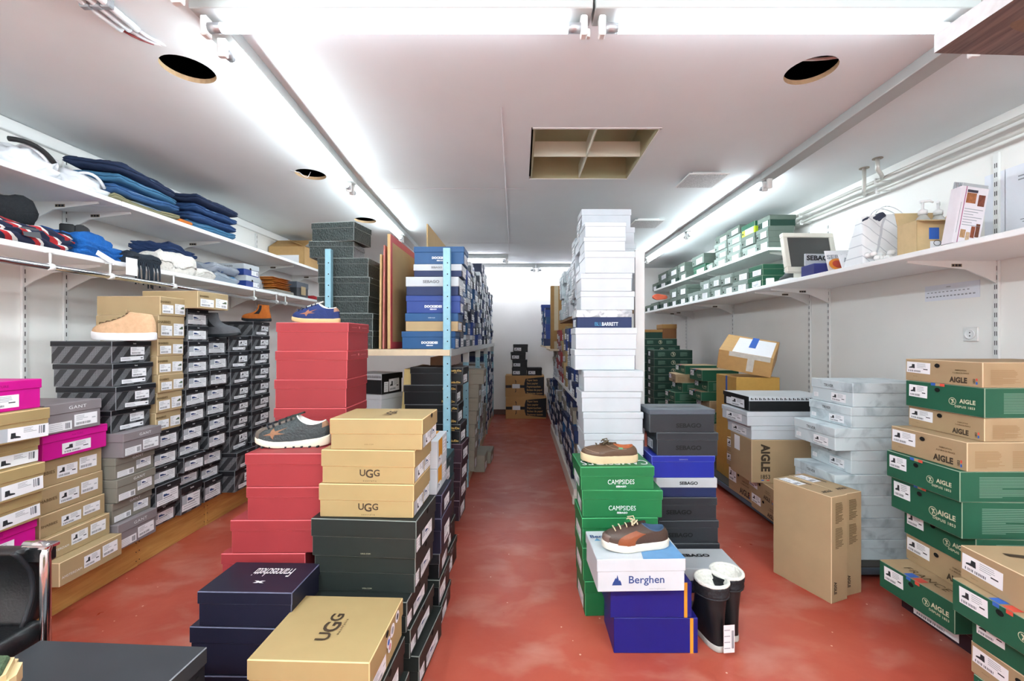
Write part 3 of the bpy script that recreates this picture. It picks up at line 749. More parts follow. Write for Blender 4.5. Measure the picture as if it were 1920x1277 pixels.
# conduits and cables at the upper left
CABLE = mat('cable_white', '#dfe0e2', .5, .01)
cb = thing('conduit_clamp', 'grey conduit clamp holding three pipes on the ceiling', 'clamp', (-1.49, 1.50, ZC - .035))
for k in range(3): obj('clip', box_mesh(-.055 + k * .037, -.02 + k * .037, -.012, .012, 0, .035, .004), mat('clip_grey', '#8f9397', .5), cb)
for k in range(3):
    o = obj('conduit', tube_mesh([(-1.527 + k * .037, .9, ZC - .02), (-1.527 + k * .037, 1.50, ZC - .02), (-1.515 + k * .03, 1.62, ZC - .022)], .0125, 10), CABLE)
    tag(o, 'white conduit pipe under ceiling, %s' % ('left of the three', 'middle of the three', 'right of the three')[k], 'conduit')
for k, col in enumerate(('#8d3436', '#cfd0d4', '#cfd0d4')):
    xx = -1.515 + k * .03
    o = obj('cable', tube_mesh(bez((xx, 1.62, ZC - .022), (-1.49 + k * .015, 1.75, ZC - .02), (-1.46 + k * .016, 1.93, ZC + .12), 8), .005 if k == 0 else .008, 6), mat('cable_' + str(k), col, .5, 0))
    tag(o, ('thin dark red cable running into round ceiling hole', 'left white cable running into round ceiling hole', 'right white cable running into round ceiling hole')[k], 'cable')
for k in range(3):
    o = obj('cable', tube_mesh(bez((1.05, 1.80 + k * .035, ZC + .06), (1.3, 1.86 + k * .035, ZC + .03), (1.55, 1.80 + k * .04, ZC + .08), 8), .007, 6), CABLE)
    tag(o, 'white cable across right ceiling hole, %s' % ('nearest of three', 'middle of three', 'farthest of three')[k], 'cable')
o = obj('wire', tube_mesh([(-1.63, 3.02, ZC - .002), (-1.57, 3.03, ZC - .012), (-1.55, 3.06, ZC - .03), (-1.545, 3.1, ZC - .02), (-1.54, 3.13, ZC + .03)], .0022, 5), CABLE)
tag(o, 'thin white wire hanging from second round ceiling hole', 'wire')

# heating pipes along the right wall
PIPE = mat('pipe_paint', '#cfcdc6', .35, .03, metal=.25)
for k, (px_, pz_) in enumerate(((2.46, HC + 1.095), (2.47, HC + 1.03))):
    pp = thing('heating_pipe', 'cream painted heating pipe along right wall, %s one' % ('upper', 'lower')[k], 'pipe', (0, 0, 0))
    obj('pipe', tube_mesh([(px_, -.5, pz_), (px_, 3.05, pz_), (px_, 3.12, pz_ + .005), (px_, 6.9, pz_ - .0)], .0125, 10), PIPE, pp)
    for yy in (2.0, 2.95, 3.75, 5.2):
        obj('pipe_clamp', boxes_mesh([(px_ - .012, px_ + .012, yy - .008, yy + .008, pz_ - .02, pz_ + .02), (px_, XR - .002, yy - .005, yy + .005, pz_ - .005, pz_ + .005)], .003), OFFWHITE, pp)
    yr = 2.82 + k * .16; xr_ = px_ - .1 + k * .03
    obj('riser', tube_mesh([(px_, yr + .08, pz_), (px_ - .05, yr + .03, pz_ + .005), (xr_, yr, pz_ + .03), (xr_, yr, ZC - .001)], .0125, 10), PIPE, pp)
    obj('rosette', mesh_from(lathe_bm([(.03, -.004), (.03, -.0005)], 16, origin=(xr_, yr, ZC)), 'rosette'), mat('patched_plaster', '#a79c90', .9, .2, 30), pp)

# thick wooden board at the upper right, fixed to the right wall
wb = thing('wooden_board', 'thick dark wooden board with a knot near the ceiling', 'board', (0, 0, 2.13))
def wood(name, c0, c1, scale=(1, 14, 14), rough=.55, dist=2.5):
    m = bpy.data.materials.new(name); m.use_nodes = True; nt = m.node_tree; b = nt.nodes['Principled BSDF']
    tc = node(nt, 'ShaderNodeTexCoord'); mp = node(nt, 'ShaderNodeMapping'); mp.inputs['Scale'].default_value = scale
    nz = node(nt, 'ShaderNodeTexNoise'); nz.inputs['Scale'].default_value = 2.2; nz.inputs['Detail'].default_value = 6; nz.inputs['Distortion'].default_value = dist
    cr = node(nt, 'ShaderNodeValToRGB'); cr.color_ramp.elements[0].position = .3; cr.color_ramp.elements[1].position = .7
    cr.color_ramp.elements[0].color = lin(c0); cr.color_ramp.elements[1].color = lin(c1)
    nt.links.new(tc.outputs['Object'], mp.inputs[0]); nt.links.new(mp.outputs[0], nz.inputs['Vector']); nt.links.new(nz.outputs['Fac'], cr.inputs[0]); nt.links.new(cr.outputs[0], b.inputs['Base Color'])
    b.inputs['Roughness'].default_value = rough
    return m
DW = wood('dark_stained_wood', '#54403b', '#7f6860', (14, 1.5, 14))
bm = bmesh.new()
P0 = [(1.27, 1.31), (XR - .002, 1.36), (XR - .002, -.3), (1.33, -.3)]
lo = [bm.verts.new((p[0], p[1], 0)) for p in P0]; up = [bm.verts.new((p[0], p[1], .055)) for p in P0]
f = bm.faces.new(lo); f.normal_flip(); bm.faces.new(up)
for k in range(4):
    f = bm.faces.new((lo[k], lo[(k + 1) % 4], up[(k + 1) % 4], up[k])); f.material_index = 1 if k in (3,) else 0
bmesh.ops.recalc_face_normals(bm, faces=bm.faces)
obj('plank', mesh_from(bm, 'plank'), [DW, mat('whitewashed_edge', '#c9c6c6', .7, .12, 30)], wb)
obj('knot', poly_mesh([([(p[0], p[1]) for p in disc(0, 0, .13, 20, .03)], 0, 0), (disc(.0, 0, .06, 16, .018), .0006, 1)], 'knot'), [mat('knot_light', '#7d6450', .6, .15, 40), mat('knot_dark', '#5a4338', .6, .2, 60)], wb, (1.49, 1.2, -.001), (math.pi, 0, R(8)))

# ---------------------------------------------------------------- shelves on the left wall
def bracket(parent, x_wall, x_tip, y, z, side):
    """White shelf bracket: a tapering blade under the board with a small price tag."""
    bm = bmesh.new(); w = .004
    dep = .085
    prof = [(x_wall, z), (x_tip, z), (x_tip, z - .012), (x_wall + (x_tip - x_wall) * .35, z - .045), (x_wall + (x_tip - x_wall) * .12, z - .09), (x_wall, z - .12)]
    a = [bm.verts.new((p[0], y - w, p[1])) for p in prof]; b = [bm.verts.new((p[0], y + w, p[1])) for p in prof]
    bm.faces.new(a); bm.faces.new(list(reversed(b)))
    for k in range(len(prof)): bm.faces.new((a[k], b[k], b[(k + 1) % len(prof)], a[(k + 1) % len(prof)]))
    bmesh.ops.recalc_face_normals(bm, faces=bm.faces)
    o = obj('bracket', mesh_from(bm, 'bracket'), OFFWHITE, parent)
    xs = x_wall + (x_tip - x_wall) * .45
    obj('bracket_mark', poly_mesh([(rect(-.028, -.008, .028, .008), 0, 0), (rect(-.024, -.005, -.014, .005), .0005, 1), (rect(-.008, -.006, .004, .006), .0005, 1), (rect(.008, -.006, .022, .006), .0005, 1)], 'mark'), [mat('mark_tan', '#8d7f6a', .7, 0), INK], o, (xs, y - w - .001, z - .024), FACE_ROT['F'])
ZS1, ZS2 = 1.70, 2.062
shelf_seg = {}
def wall_shelf(label, xw, xf, ya, yb, ztop, ys, thick=.028):
    t = thing('wall_shelf', label, 'shelf', ((xw + xf) / 2, (ya + yb) / 2, ztop - thick))
    cx, cy, cz = t.location
    obj('shelf_board', box_mesh(min(xw, xf) - cx, max(xw, xf) - cx, ya - cy + .002, yb - cy - .002, 0, thick, .003), WHITE, t)
    s = 1 if xw < xf else -1
    for y in ys: bracket(t, xw - cx + s * .012, xf - cx - s * .06, y - cy, -.0005, s)
    return t
XF1, XF2 = -2.30, -2.335
wall_shelf('white lower shelf on left wall, part carrying scarves', XL + .002, XF1, .2, 2.60, ZS1, (1.5, 2.40))
wall_shelf('white lower shelf on left wall, part carrying two shoe boxes', XL + .002, XF1, 2.60, 4.05, ZS1, (2.62, 3.35))
wall_shelf('white lower shelf on left wall, far part with red cloth', XL + .002, XF1, 4.05, 5.6, ZS1, (4.1, 4.6))
wall_shelf('white upper shelf on left wall, part carrying plastic bags', XL + .002, XF2, .2, 2.50, ZS2, (1.5, 2.42))
wall_shelf('white upper shelf on left wall, part carrying folded jeans', XL + .002, XF2, 2.50, 4.45, ZS2, (2.62, 3.4))
wall_shelf('white upper shelf on left wall, far part with open carton', XL + .002, XF2, 4.45, 5.9, ZS2, (4.5, 5.2))
CHROME = mat('chrome', '#d8dadd', .12, 0, metal=1.0)
rail = thing('clothes_rail', 'chrome clothes rail hanging under the lower left shelf', 'rail', (-2.26, 0, HC + .349))
obj('tube', tube_mesh([(0, .4, 0), (0, 4.6, 0)], .0145, 12), CHROME, rail)
for yy in (1.2, 2.05, 2.35, 2.78, 3.62, 3.95, 4.1):
    bm = tube_bm([(0, yy, .014), (0, yy, .072)], .005, 6); tube_bm([(0, yy - .012, 0), (0, yy + .012, 0)], .018, 10, bm=bm); bm_box(-.02, .02, yy - .008, yy + .008, .068, .0725, bm=bm)
    obj('hanger_clip', mesh_from(bm, 'clip'), OFFWHITE, rail)
o = obj('wall_batten', box_mesh(XL + .001, XL + .03, .2, 5.9, 2.38, ZC - .002, .003), OFFWHITE); tag(o, 'white batten along top of the left wall', 'batten')

# slotted uprights
SLOT = mat('slot_dark', '#3e3c3b', .9, 0)
def upright(label, x, y, z0, z1, face, two=False):
    t = thing('slotted_upright', label, 'upright', (x, y, z0))
    h = z1 - z0; s = 1 if face == 'R' else -1
    obj('channel', box_mesh(min(0, s * .014), max(0, s * .014), -.0135, .0135, 0, h, .002), OFFWHITE, t)
    P = []
    for k in range(int(h / .05)):
        for a in ((-.006, -.002), (.003, .007)) if two else ((-.0025, .0025),):
            P.append((rect(a[0], .02 + k * .05, a[1], .045 + k * .05), 0, 0))
    o = obj('slots', poly_mesh(P, 'slots'), SLOT, t, (s * .0148, 0, 0), FACE_ROT['R' if s > 0 else 'L'])
    o['kind'] = 'stuff'
for k, (px_, lab) in enumerate(((42, 'nearest the chair'), (120, 'behind the tan sneaker'))):
    upright('white slotted shelf upright on left wall, ' + lab, XL + .0005, 800 * 2.795 / (CX - px_), .3, 2.37, 'R')
upright('white slotted shelf upright on left wall beside far carton', XL + .0005, 4.5, .3, 2.37, 'R')
upright('white slotted shelf upright on left wall above brown boot', XL + .0005, 3.42, .3, 2.37, 'R')
for k, (px_, lab) in enumerate(((1872, 'beside the hanging papers'), (1556, 'right of a close pair'), (1520, 'left of a close pair'), (1376, 'above the tilted carton'), (1288, 'farthest one in view'))):
    upright('white slotted shelf upright on right wall, ' + lab, XR - .0005, 800 * XR / (px_ - CX), .2, 2.25, 'L', True)

# ---------------------------------------------------------------- shelves on the right wall
XG1, XG2 = 2.01, 2.17
def Yr(px_): return 800 * XR / (px_ - CX)
wall_shelf('white lower shelf on right wall, part with monitor and bags', XR - .002, XG1, .5, 3.80, ZS1, (Yr(1872), Yr(1556)))
wall_shelf('white lower shelf on right wall, part with green boxes', XR - .002, XG1, 3.80, 5.25, ZS1, (Yr(1520), Yr(1376)))
wall_shelf('white lower shelf on right wall, far part behind white panel', XR - .002, XG1, 5.25, 6.95, ZS1, (Yr(1288), 6.3))
BIRCH = mat('shelf_birch', '#e3d5bd', .5, .04, 4)
wall_shelf('pale upper shelf on right wall, nearer part with box stacks', XR - .002, XG2, 3.74, 5.45, ZS2, (3.82, 5.1))
wall_shelf('pale upper shelf on right wall, farther part', XR - .002, XG2, 5.45, 6.95, ZS2, (5.6, 6.5))

# socket and papers on the right wall
def wall_paper(name, label, cat, px0, px1, y_top, y_bot, x=None, lines=(), m=None, parent=None):
    """A sheet on the right wall between two pixel columns."""
    ya, yb = Yr(px1), Yr(px0)
    t = thing(name, label, cat, (XR - .0015, (ya + yb) / 2, y_bot))
    w, h = yb - ya, y_top - y_bot
    obj('sheet', box_mesh(-.0008, .0008, -w / 2, w / 2, 0, h), m or mat('paper_white', '#e9ebf3', .6, .01), t)
    P = [(rect(u0, v0, u1, v1), 0, 0) for u0, v0, u1, v1 in lines]
    if P: obj('print', poly_mesh(P, 'print'), INK_GREY, t, (-.0016, w / 2, 0), FACE_ROT['L'], (w, h, 1))['kind'] = 'stuff'
    return t
yn = Yr(1885)
wall_paper('printed_notice', 'printed notice sheet hanging on right wall above shelf', 'notice', 1885, 1990, Z(318, Yr(1885)), 1.703,
           lines=[(.26, .86, .8, .875), (.26, .82, .7, .835), (.4, .74, .8, .75), (.42, .56, .75, .57), (.3, .36, .85, .37), (.34, .33, .8, .34), (.2, .06, .29, .1)])
wall_paper('blank_sheet', 'blank pale sheet beside the printed notice', 'paper sheet', 1847, 1886, Z(327, Yr(1860)), 1.703)
L_ = [(.05 + i * .074, .5, .09 + i * .074, .56) for i in range(11)] + [(.03 + i * .066, .22, .07 + i * .066, .3) for i in range(14)] + [(.42, .8, .5, .84)]
wall_paper('key_list', 'small printed list taped to the wall under the shelf', 'paper', 1735, 1838, Z(532, 2.55), Z(562, 2.55), lines=L_)
sk = thing('wall_socket', 'white round wall socket in a square plate', 'socket', (XR - .012, Yr(1823), Z(640, Yr(1823))))
obj('plate', box_mesh(0, .0115, -.04, .04, 0, .08, .003), OFFWHITE, sk)
obj('insert', mesh_from(lathe_bm([(.028, 0), (.028, .006), (.022, .006), (.022, .002)], 20), 'insert'), WHITE, sk, (0, 0, .04), (0, R(-90), 0))
for dz in (-.009, .009): obj('pin_hole', mesh_from(lathe_bm([(.0035, 0), (.0035, .001)], 8), 'pin'), INK, sk, (-.0025, 0, .04 + dz), (0, R(-90), 0))

# ---------------------------------------------------------------- wooden plinth under the left stacks
PINE = wood('varnished_pine', '#bd8945', '#d8a961', (14, 1.2, 14), .4, 1.6)
PZ, PXF = .18, -2.12
nails = []
for k, (ya, yb) in enumerate(((.4, 1.76), (1.76, 2.36), (2.36, 2.87), (2.87, 4.3))):
    t = thing('pine_plinth', 'low varnished pine plinth under left box stacks, %s' % ('nearest section', 'second section', 'third section', 'farthest section')[k], 'plinth', ((XL + PXF) / 2, (ya + yb) / 2, 0))
    cx, cy = (XL + PXF) / 2, (ya + yb) / 2
    obj('front_board', box_mesh(PXF - cx - .02, PXF - cx + (.004 if k % 2 else 0), ya - cy + .001, yb - cy - .001, 0, PZ - .0185, .0015), PINE, t)
    obj('top_board', box_mesh(XL - cx + .002, PXF - cx - .001, ya - cy + .001, yb - cy - .001, PZ - .018, PZ, .002), wood('pale_pine', '#d9bd90', '#e6d0a8', (14, 1.2, 14), .5) if 'pp' not in MATS else MATS['pp'], t)
    for s in (.012, yb - ya - .012):
        for z_ in (.03, .08, .13):
            obj('nail', mesh_from(lathe_bm([(.003, 0), (.003, .0012)], 6), 'nail'), INK, t, (PXF - cx + (.004 if k % 2 else 0), ya + s - cy, z_), (0, R(90), 0))
# ---------------------------------------------------------------- stacks along the left wall (labelled ends face the aisle)
G = 'boxes stacked along the left wall'
def cz(vals, Y): return [Z(v, Y) for v in vals]

# A: nearest stack, pink and tan boot boxes
zs = [1.089, .969, .85, .744, .622, .507, .395, .29]
sty = ['pinkbox', 'ugga', 'ugga', 'ugga', 'ugga', 'pinkbox', 'pinkbox', 'pinkbox']
xs = [-2.0, -1.965, -2.01, -1.985, -2.0, -2.02, -2.06, -2.04]
tower('in the pink and tan stack behind black chair', [(s, z, x, .36, dict(rot=random.uniform(-2, 2))) for s, z, x in zip(sty, zs, xs)], PZ, 1.50, .285, group='pink and tan boot boxes')
# B: tan boot boxes with a pink and a grey one on top
zs = cz([760, 817, 866, 918, 968, 1010, 1054], 1.85)
sty = ['gantmauve', 'pinkbox', 'shabbyboot2', 'shabbyboot2', 'shabbyboot2', 'shabbyboot', 'shabbyboot']
xs = [-2.05, -2.06, -2.09, -2.085, -2.075, -2.05, -1.99]
tower('in the tan boot box stack right of chair', [(s, z, x, .36, dict(D=.25 if s == 'gantmauve' else .29)) for s, z, x in zip(sty, zs, xs)], PZ, 1.84, .29, group='tan boot boxes beside the chair')
# C: grey boxes below, black striped ones above
zs = cz([639, 683, 727, 773, 817, 864, 906, 951, 992], 2.11)
sty = ['striped'] * 4 + ['gantmauve', 'gantolive', 'gantolive', 'gantolive', 'gantmauve']
xs = [X(v, 2.14) for v in (205, 209, 215, 204, 226, 212, 214, 206, 217)]
tower('in the stack under tan high-top sneaker', [(s, z, x, .31 if s == 'striped' else .34) for s, z, x in zip(sty, zs, xs)], PZ, 2.15, .235, group='boxes under the tan sneaker')
# D: tan boxes on black boxes
zs = cz([555, 591, 634, 668, 703, 737, 775], 2.40) + [.73, .625, .522, .42, .29]
sty = ['shabby'] * 7 + ['shoeblack'] * 5
xs = [X(v, 2.40) for v in (301, 299, 297, 296, 297, 294, 291)] + [-2.06, -2.07, -2.07, -2.05, -2.08]
tower('in the tan and black stack behind tan sneaker', [(s, z, x, .36 if i < 2 else .33) for i, (s, z, x) in enumerate(zip(sty, zs, xs))], PZ, 2.40, .18, group='tan shoe boxes on black ones')
# E, F: black shoe boxes
zs = cz([578, 610, 639, 671, 700, 731, 764.5, 794.6, 830, 858, 888, 915], 2.59)
tower('in black column right of tan boxes', [('shoeblack', z, X(352, 2.59) + dx, .32) for z, dx in zip(zs, (0, 0, 0, 0, 0, -.015, -.02, -.03, -.05, -.02, -.06, -.04))], PZ, 2.59, .175, group='black shoe boxes on the plinth')
shoe_box('shabby', -1.94 - .17, 2.70, zs[0], .35, .25, Z(546, 2.6) - zs[0] - .001, R(-3), 'R', 'tan shoe box lying across top of black column', None)
zs = cz([632, 665, 694, 724, 752, 780.5, 810, 843, 875, 903.5], 2.79)
tower('in black column under grey suede boot', [('shoeblack', z, X(391, 2.79) + dx, .32) for z, dx in zip(zs, (0, .01, .01, -.01, -.01, 0, 0, -.03, -.05, -.03))], PZ, 2.79, .175, group='black shoe boxes on the plinth')
zs = cz([629.7, 659, 690.8, 722, 753, 781, 809.5, 850, 883], 2.98)
tower('in black column second from red boxes', [('bootblack', z, X(430, 2.98) + dx, .33) for z, dx in zip(zs, (0, 0, .01, .005, .005, 0, 0, .05, .04))], PZ, 2.98, .215, group='black boot boxes on the plinth')
zs = [1.39, 1.282, 1.17, 1.06, .944, .827, .71, .586, .48, .37, .275]
tower('in black column under brown suede boot', [('bootblack', z, X(473, 3.21), .33, dict(rot=-1 if i else 2)) for i, z in enumerate(zs)], PZ, 3.21, .225, group='black boot boxes on the plinth')

# ---------------------------------------------------------------- front left stacks
zr1 = cz([604, 658, 712, 766], 1.86)
zr1 += [zr1[-1] - .126 * k for k in range(1, 7)]
RX = X(650, 1.86)
tower('in the tall red stack under blue sneaker', [('redheart' if i < 2 else 'redbox', z, RX + (.0, -.004, -.008, -.01, -.01, 0, .0, 0, 0, 0)[i], .318, dict(rot=.4)) for i, z in enumerate(zr1)], 0, 1.875, .26, group='tall stack of red boxes')
zr2 = [.824, .698, .574, .449, .325, .2, .09]
tower('in the lower red stack under dark sneaker', [('redbox', z, x + .315, .315, dict(rot=.6)) for z, x in zip(zr2, (-1.035, -1.03, -1.09, -1.125, -1.08, -1.05, -1.05))], 0, 1.60, .25, group='lower stack of red boxes')
zu = [.965, .852, .729, .607, .47, .338, .2275, .12]
su = ['uggtop', 'uggfront', 'uggfront', 'greenblackbox', 'greenblackbox', 'greenblackbox', 'greenblackbox', 'greenblackbox']
xu = [-.348, -.374, -.378, -.36, -.37, -.385, -.375, -.345]
tower('in the tan and black stack beside dark sneaker', [(s, z, x, (.34, .345, .35, .388, .372, .36, .36, .36)[i], dict(rot=(-2, -3, -2.5, -4, -3, -4, -5, -6)[i], dy=(0, 0, 0, -.015, 0, -.045, -.02, 0)[i], D=(.23, .23, .23, .26, .26, .27, .29, .29)[i])) for i, (s, z, x) in enumerate(zip(su, zu, xu))], 0, 1.54, .23, group='tan and black boxes in the front')
fu = tower('in the front stack at the bottom edge', [('ugglid', .373, -.405, .342, dict(rot=-2, label='tan shoe box with large lid print, nearest to the camera')), ('greenblackbox', .245, -.40, .345, dict(rot=-3)), ('greenblackbox', .125, -.385, .345, dict(rot=-3))], 0, 1.165, .295, group='boxes in the nearest stack')
fr = tower('in the midnight navy pair before red boxes', [('francesc', .437, -.732, .312, dict(rot=-1.5, dy=.0, label='midnight navy shoe box with white script on its lid')), ('navyblackbox', .322, -.735, .335, dict(rot=-2)), ('navyblackbox', .165, -.73, .335, dict(rot=-1))], 0, 1.375, .185, group='midnight navy boxes')
pb = tower('at the bottom left corner', [('perf', .405, -.87, .49, dict(rot=-3, label='black perforated boot box at bottom left edge')), ('perf', .20, -.88, .48, dict(rot=-2, label='black boot box hidden under the perforated one'))], 0, .92, .27)
P = []
for i in range(7):
    for j in range(6): P.append((disc(.42 + i * .07 + (j % 2) * .035, .42 + j * .085, .022, 8), 0, 0))
obj('perforation', poly_mesh(P, 'perforation'), HOLE, pb[0], face_pos('R', .49, .27, .204, 0, 0, -.0025), FACE_ROT['R'], (.27, .17, 1))['kind'] = 'stuff'

# M1 and M2: mixed columns between the tan stack and the blue rack
sm = ['whiteorange', 'whiteorange', 'navyend', 'navyend', 'allen', 'mephisto', 'mephisto']
tower('in the mixed column behind tan boxes', [(s, z, x, .33, dict(rot=r)) for s, z, x, r in zip(sm, [.809, .686, .575, .473, .317, .207, .092], (-.36, -.362, -.338, -.338, -.35, -.345, -.34), (-1, -1.5, -2, -2.5, -1, -3, -2))], 0, 1.86, .215, group='mixed boxes at the aisle')
sm = ['tealbox', 'tealbox', 'mephisto', 'mephisto', 'mephisto']
tower('in the dark column before the blue rack', [(s, z, x, .33, dict(rot=r)) for s, z, x, r in zip(sm, [.626, .491, .376, .252, .136], (-.385, -.385, -.385, -.38, -.372), (-2, -2, -3, -3, -4))], 0, 2.2, .26, group='dark boxes at the aisle')

# ---------------------------------------------------------------- blue metal rack on the left of the aisle
BLUE_STEEL = mat('blue_steel', '#83aebd', .4, .08, 40, metal=.1)
RACK_GREY = mat('rack_grey', '#b9bdbb', .45, .04)
rack = thing('metal_rack', 'light blue slotted steel rack along left of the aisle', 'rack', (-.83, 4.9, 0))
def rpost(x, y, z1, w=.045, d=.035):
    x -= -.83; y -= 4.9
    o = obj('post', boxes_mesh([(x, x + w, y, y + .004, 0, z1), (x + w - .004, x + w, y + .004, y + d, 0, z1)], .0008), BLUE_STEEL, rack)
    P = []
    k = .05
    while k < z1 - .03:
        P.append((disc(w * .62, k, .0045, 6), 0, 0)); k += .07
    q = obj('post_holes', poly_mesh(P, 'post_holes'), HOLE, o, (x, y - .0006, 0), FACE_ROT['F']); q['kind'] = 'stuff'
rpost(-.484, 2.665, Z(465, 2.67)); rpost(-1.222, 2.665, Z(467, 2.67), .036)
for yy in (3.61, 4.60, 5.65, 6.95): rpost(-.487, yy, 1.14)
for yy in (3.61, 4.60, 5.65, 6.95):
    obj('post_sleeve', box_mesh(.342, .392, yy - 4.9 - .004, yy - 4.9 + .04, 1.06, 1.148, .002), RACK_GREY, rack)
BOARD = mat('chipboard_shelf', '#cbb89c', .7, .06, 30)
for k, (ya, yb) in enumerate(((2.672, 3.64), (3.64, 4.63), (4.63, 5.68), (5.68, 7.1))):
    obj('shelf_board', box_mesh(-1.21 + .83, -.445 + .83, ya - 4.9, yb - 4.9 - .003, 1.165, 1.189, .001), BOARD, rack)
    obj('shelf_beam', box_mesh(-.443 + .83, -.434 + .83, ya - 4.9, yb - 4.9 - .003, 1.145, 1.195, .001), RACK_GREY, rack)
    obj('bottom_board', box_mesh(-1.21 + .83, -.47 + .83, ya - 4.9 + .1 * (k == 0), yb - 4.9 - .003, .055, .08, .001), BOARD, rack)
    obj('bottom_beam', box_mesh(-.468 + .83, -.452 + .83, ya - 4.9 + .1 * (k == 0), yb - 4.9 - .003, 0, .082, .001), mat('beam_cream', '#c9b391', .5, .04), rack)
obj('front_beam', box_mesh(-1.21 + .83, -.44 + .83, 2.655 - 4.9, 2.664 - 4.9, 1.15, 1.187, .001), BOARD, rack)
ZR = 1.1905
# front faces of the upper shelf
kz = cz([462, 495, 518.6, 554, 587, 621], 2.74)
kx = [X(v, 2.74) for v in (871, 866.5, 860.7, 863, 859.5, 853.6)]
kw = [.326, .312, .342, .35, .342, .346]
tower('in blue front stack on rack', list(zip(['dock', 'dockwhite', 'dockwhite', 'dockroyal', 'docktan', 'dock'], kz, kx, kw)), ZR, 2.74, .2, group='blue shoe boxes at the rack front')
czs = cz([416, 452, 483.5, 519, 555.5, 587, 620], 2.74)
cx_ = [X(v, 2.74) for v in (672, 661, 692.7, 694, 692, 700, 700)]
cw = [.30, .285, .335, .335, .335, .335, .335]
tower('in the embossed stack behind blue sneaker', [('crocbox', z, x, w, dict(rot=(-9, 3, -2, -1, -1.5, -1, -1)[i])) for i, (z, x, w) in enumerate(zip(czs, cx_, cw))], ZR, 2.74, .225, group='dark embossed boxes')
# flat cardboard sheets standing on the rack
SHEET = mat('sheet_cardboard', '#b39467', .7, .05, 8)
def sheet(label, x, ya, yb, z0, z1, th=.012, lean=0.0, tape=False, m=None):
    t = thing('cardboard_sheet', label, 'cardboard', (x, (ya + yb) / 2, z0), (0, lean, 0))
    h, d = z1 - z0, (yb - ya) / 2
    obj('board', box_mesh(-th / 2, th / 2, -d, d, 0, h, .001), m or SHEET, t)
    if tape:
        T = mat('red_tape', '#b8454c', .5, .06)
        obj('tape_border', boxes_mesh([(th / 2 - .001, th / 2 + .0008, -d, d, 0, .045), (th / 2 - .001, th / 2 + .0008, -d, d, h - .045, h), (th / 2 - .001, th / 2 + .0008, -d, -d + .04, .045, h - .045)]), T, t)
    return t
sheet('tall cardboard sheet with red tape border on the rack', -.845, 2.74, 3.5, ZR, 1.93, .02, 0, True)
sheet('thin cardboard sheet standing left of taped one, nearer', -.905, 2.745, 3.4, ZR, 1.80, .012, R(.6))
sheet('thin cardboard sheet standing left of taped one, farther', -.885, 2.75, 3.45, ZR, 1.86, .01, R(.6), m=mat('sheet_red', '#b06a62', .7, .05))
sheet('plain cardboard panel rising above the blue front stack', -.70, 3.2, 4.1, ZR, 2.12, .01, 0)
shoe_box('redbox', -1.02, 3.25, 1.6, .2, .28, .2, 0, 'R', 'red and white carton behind embossed stack', None)
shoe_box('taupebox', -1.02, 3.25, ZR, .3, .28, 1.6 - ZR - .001, 0, 'R', 'taupe carton below the red carton on rack', None)

# columns of shoe boxes along the aisle on the upper shelf
style('n1', 'navy', 'navy', 'navy', .33, (('plain', .12, .06, .72, .5),))
style('n2', 'navy and grey', 'navy', 'slate', .35, (('plain', .1, .06, .76, .52),))
style('n3', 'blue', 'dock', 'dock', .33, (('plain', .14, .06, .68, .5),))
style('n4', 'dark blue-black', 'midnight', 'midnight', .33, (('plain', .12, .06, .72, .5),))
style('n5', 'grey', 'slate', 'sebago_lid', .4, (('plain', .1, .06, .7, .48),))
style('n6', 'light blue', 'lightblue', 'lightblue', .33, (('plain', .14, .06, .68, .5),))
style('n7', 'royal blue', 'royal', 'royal', .33, (('plain', .14, .06, .68, .5),))
style('n8', 'black', 'ink', 'slate', .33, (('plain', .1, .06, .76, .52),))
style('n9', 'pale blue-grey', 'bluegrey', 'bluegrey', .33, (('plain', .1, .06, .76, .52),))
style('w1', 'white', 'white_grey', 'white_grey', .33, (('plain', .15, .08, .6, .45),))
style('w2', 'white', 'white', 'white', .33)
style('w3', 'pale marbled', 'marble', 'marble', .36, (('plain', .15, .08, .6, .45),))
style('r1', 'red', 'red', 'red', .33, (('plain', .15, .08, .6, .5),))
style('t1', 'tan', 'ugg', 'ugg', .36, (('plain', .2, .08, .5, .42),))
style('g1', 'taupe grey', 'taupe', 'taupe', .33, (('plain', .2, .08, .5, .42),))
style('g2', 'mauve grey', 'mauve', 'mauve', .33, (('plain', .2, .08, .5, .42),))
rnd = random.Random(11)
def column_field(where, y0, y1, dstep, zbase, ztop_fn, pick, xe, end, group, W=.33, jx=.02, prot=None):
    """Side by side columns from y0 to y1; every box is an object of its own."""
    y = y0; ci = 0
    while y + dstep * .8 < y1:
        d = dstep * rnd.uniform(.92, 1.06); zt = ztop_fn(y)
        hs = []; z = zbase
        while z + .085 < zt:
            h = rnd.choice((.1, .11, .12)); h = min(h, max(zt - z, .09)); hs.append((z, h)); z += h
        n = len(hs)
        for i, (zz, h) in enumerate(hs):
            s = pick(y, (zz - zbase) / max(.1, zt - zbase), rnd)
            dx = rnd.uniform(-jx, jx)
            x = xe + dx + (-W / 2 if end == 'R' else W / 2)
            lab = '%s shoe box, %s in %s column %s' % (STY[s]['desc'], nth_from_top(n - 1 - i, n), ORD[ci] if ci < len(ORD) else 'last', where)
            shoe_box(s, x, y + d / 2, zz, W, d - .006, h - .0012, rnd.uniform(-.012, .012), end, lab, group, far=True)
        y += d; ci += 1
def top_rack(y):
    for a, b in ((3.3, 1.62), (3.6, 1.9), (4.2, 1.94), (4.9, 2.02), (5.6, 2.18), (6.1, 2.0), (6.6, 1.92), (9, 1.96)):
        if y < a: return b
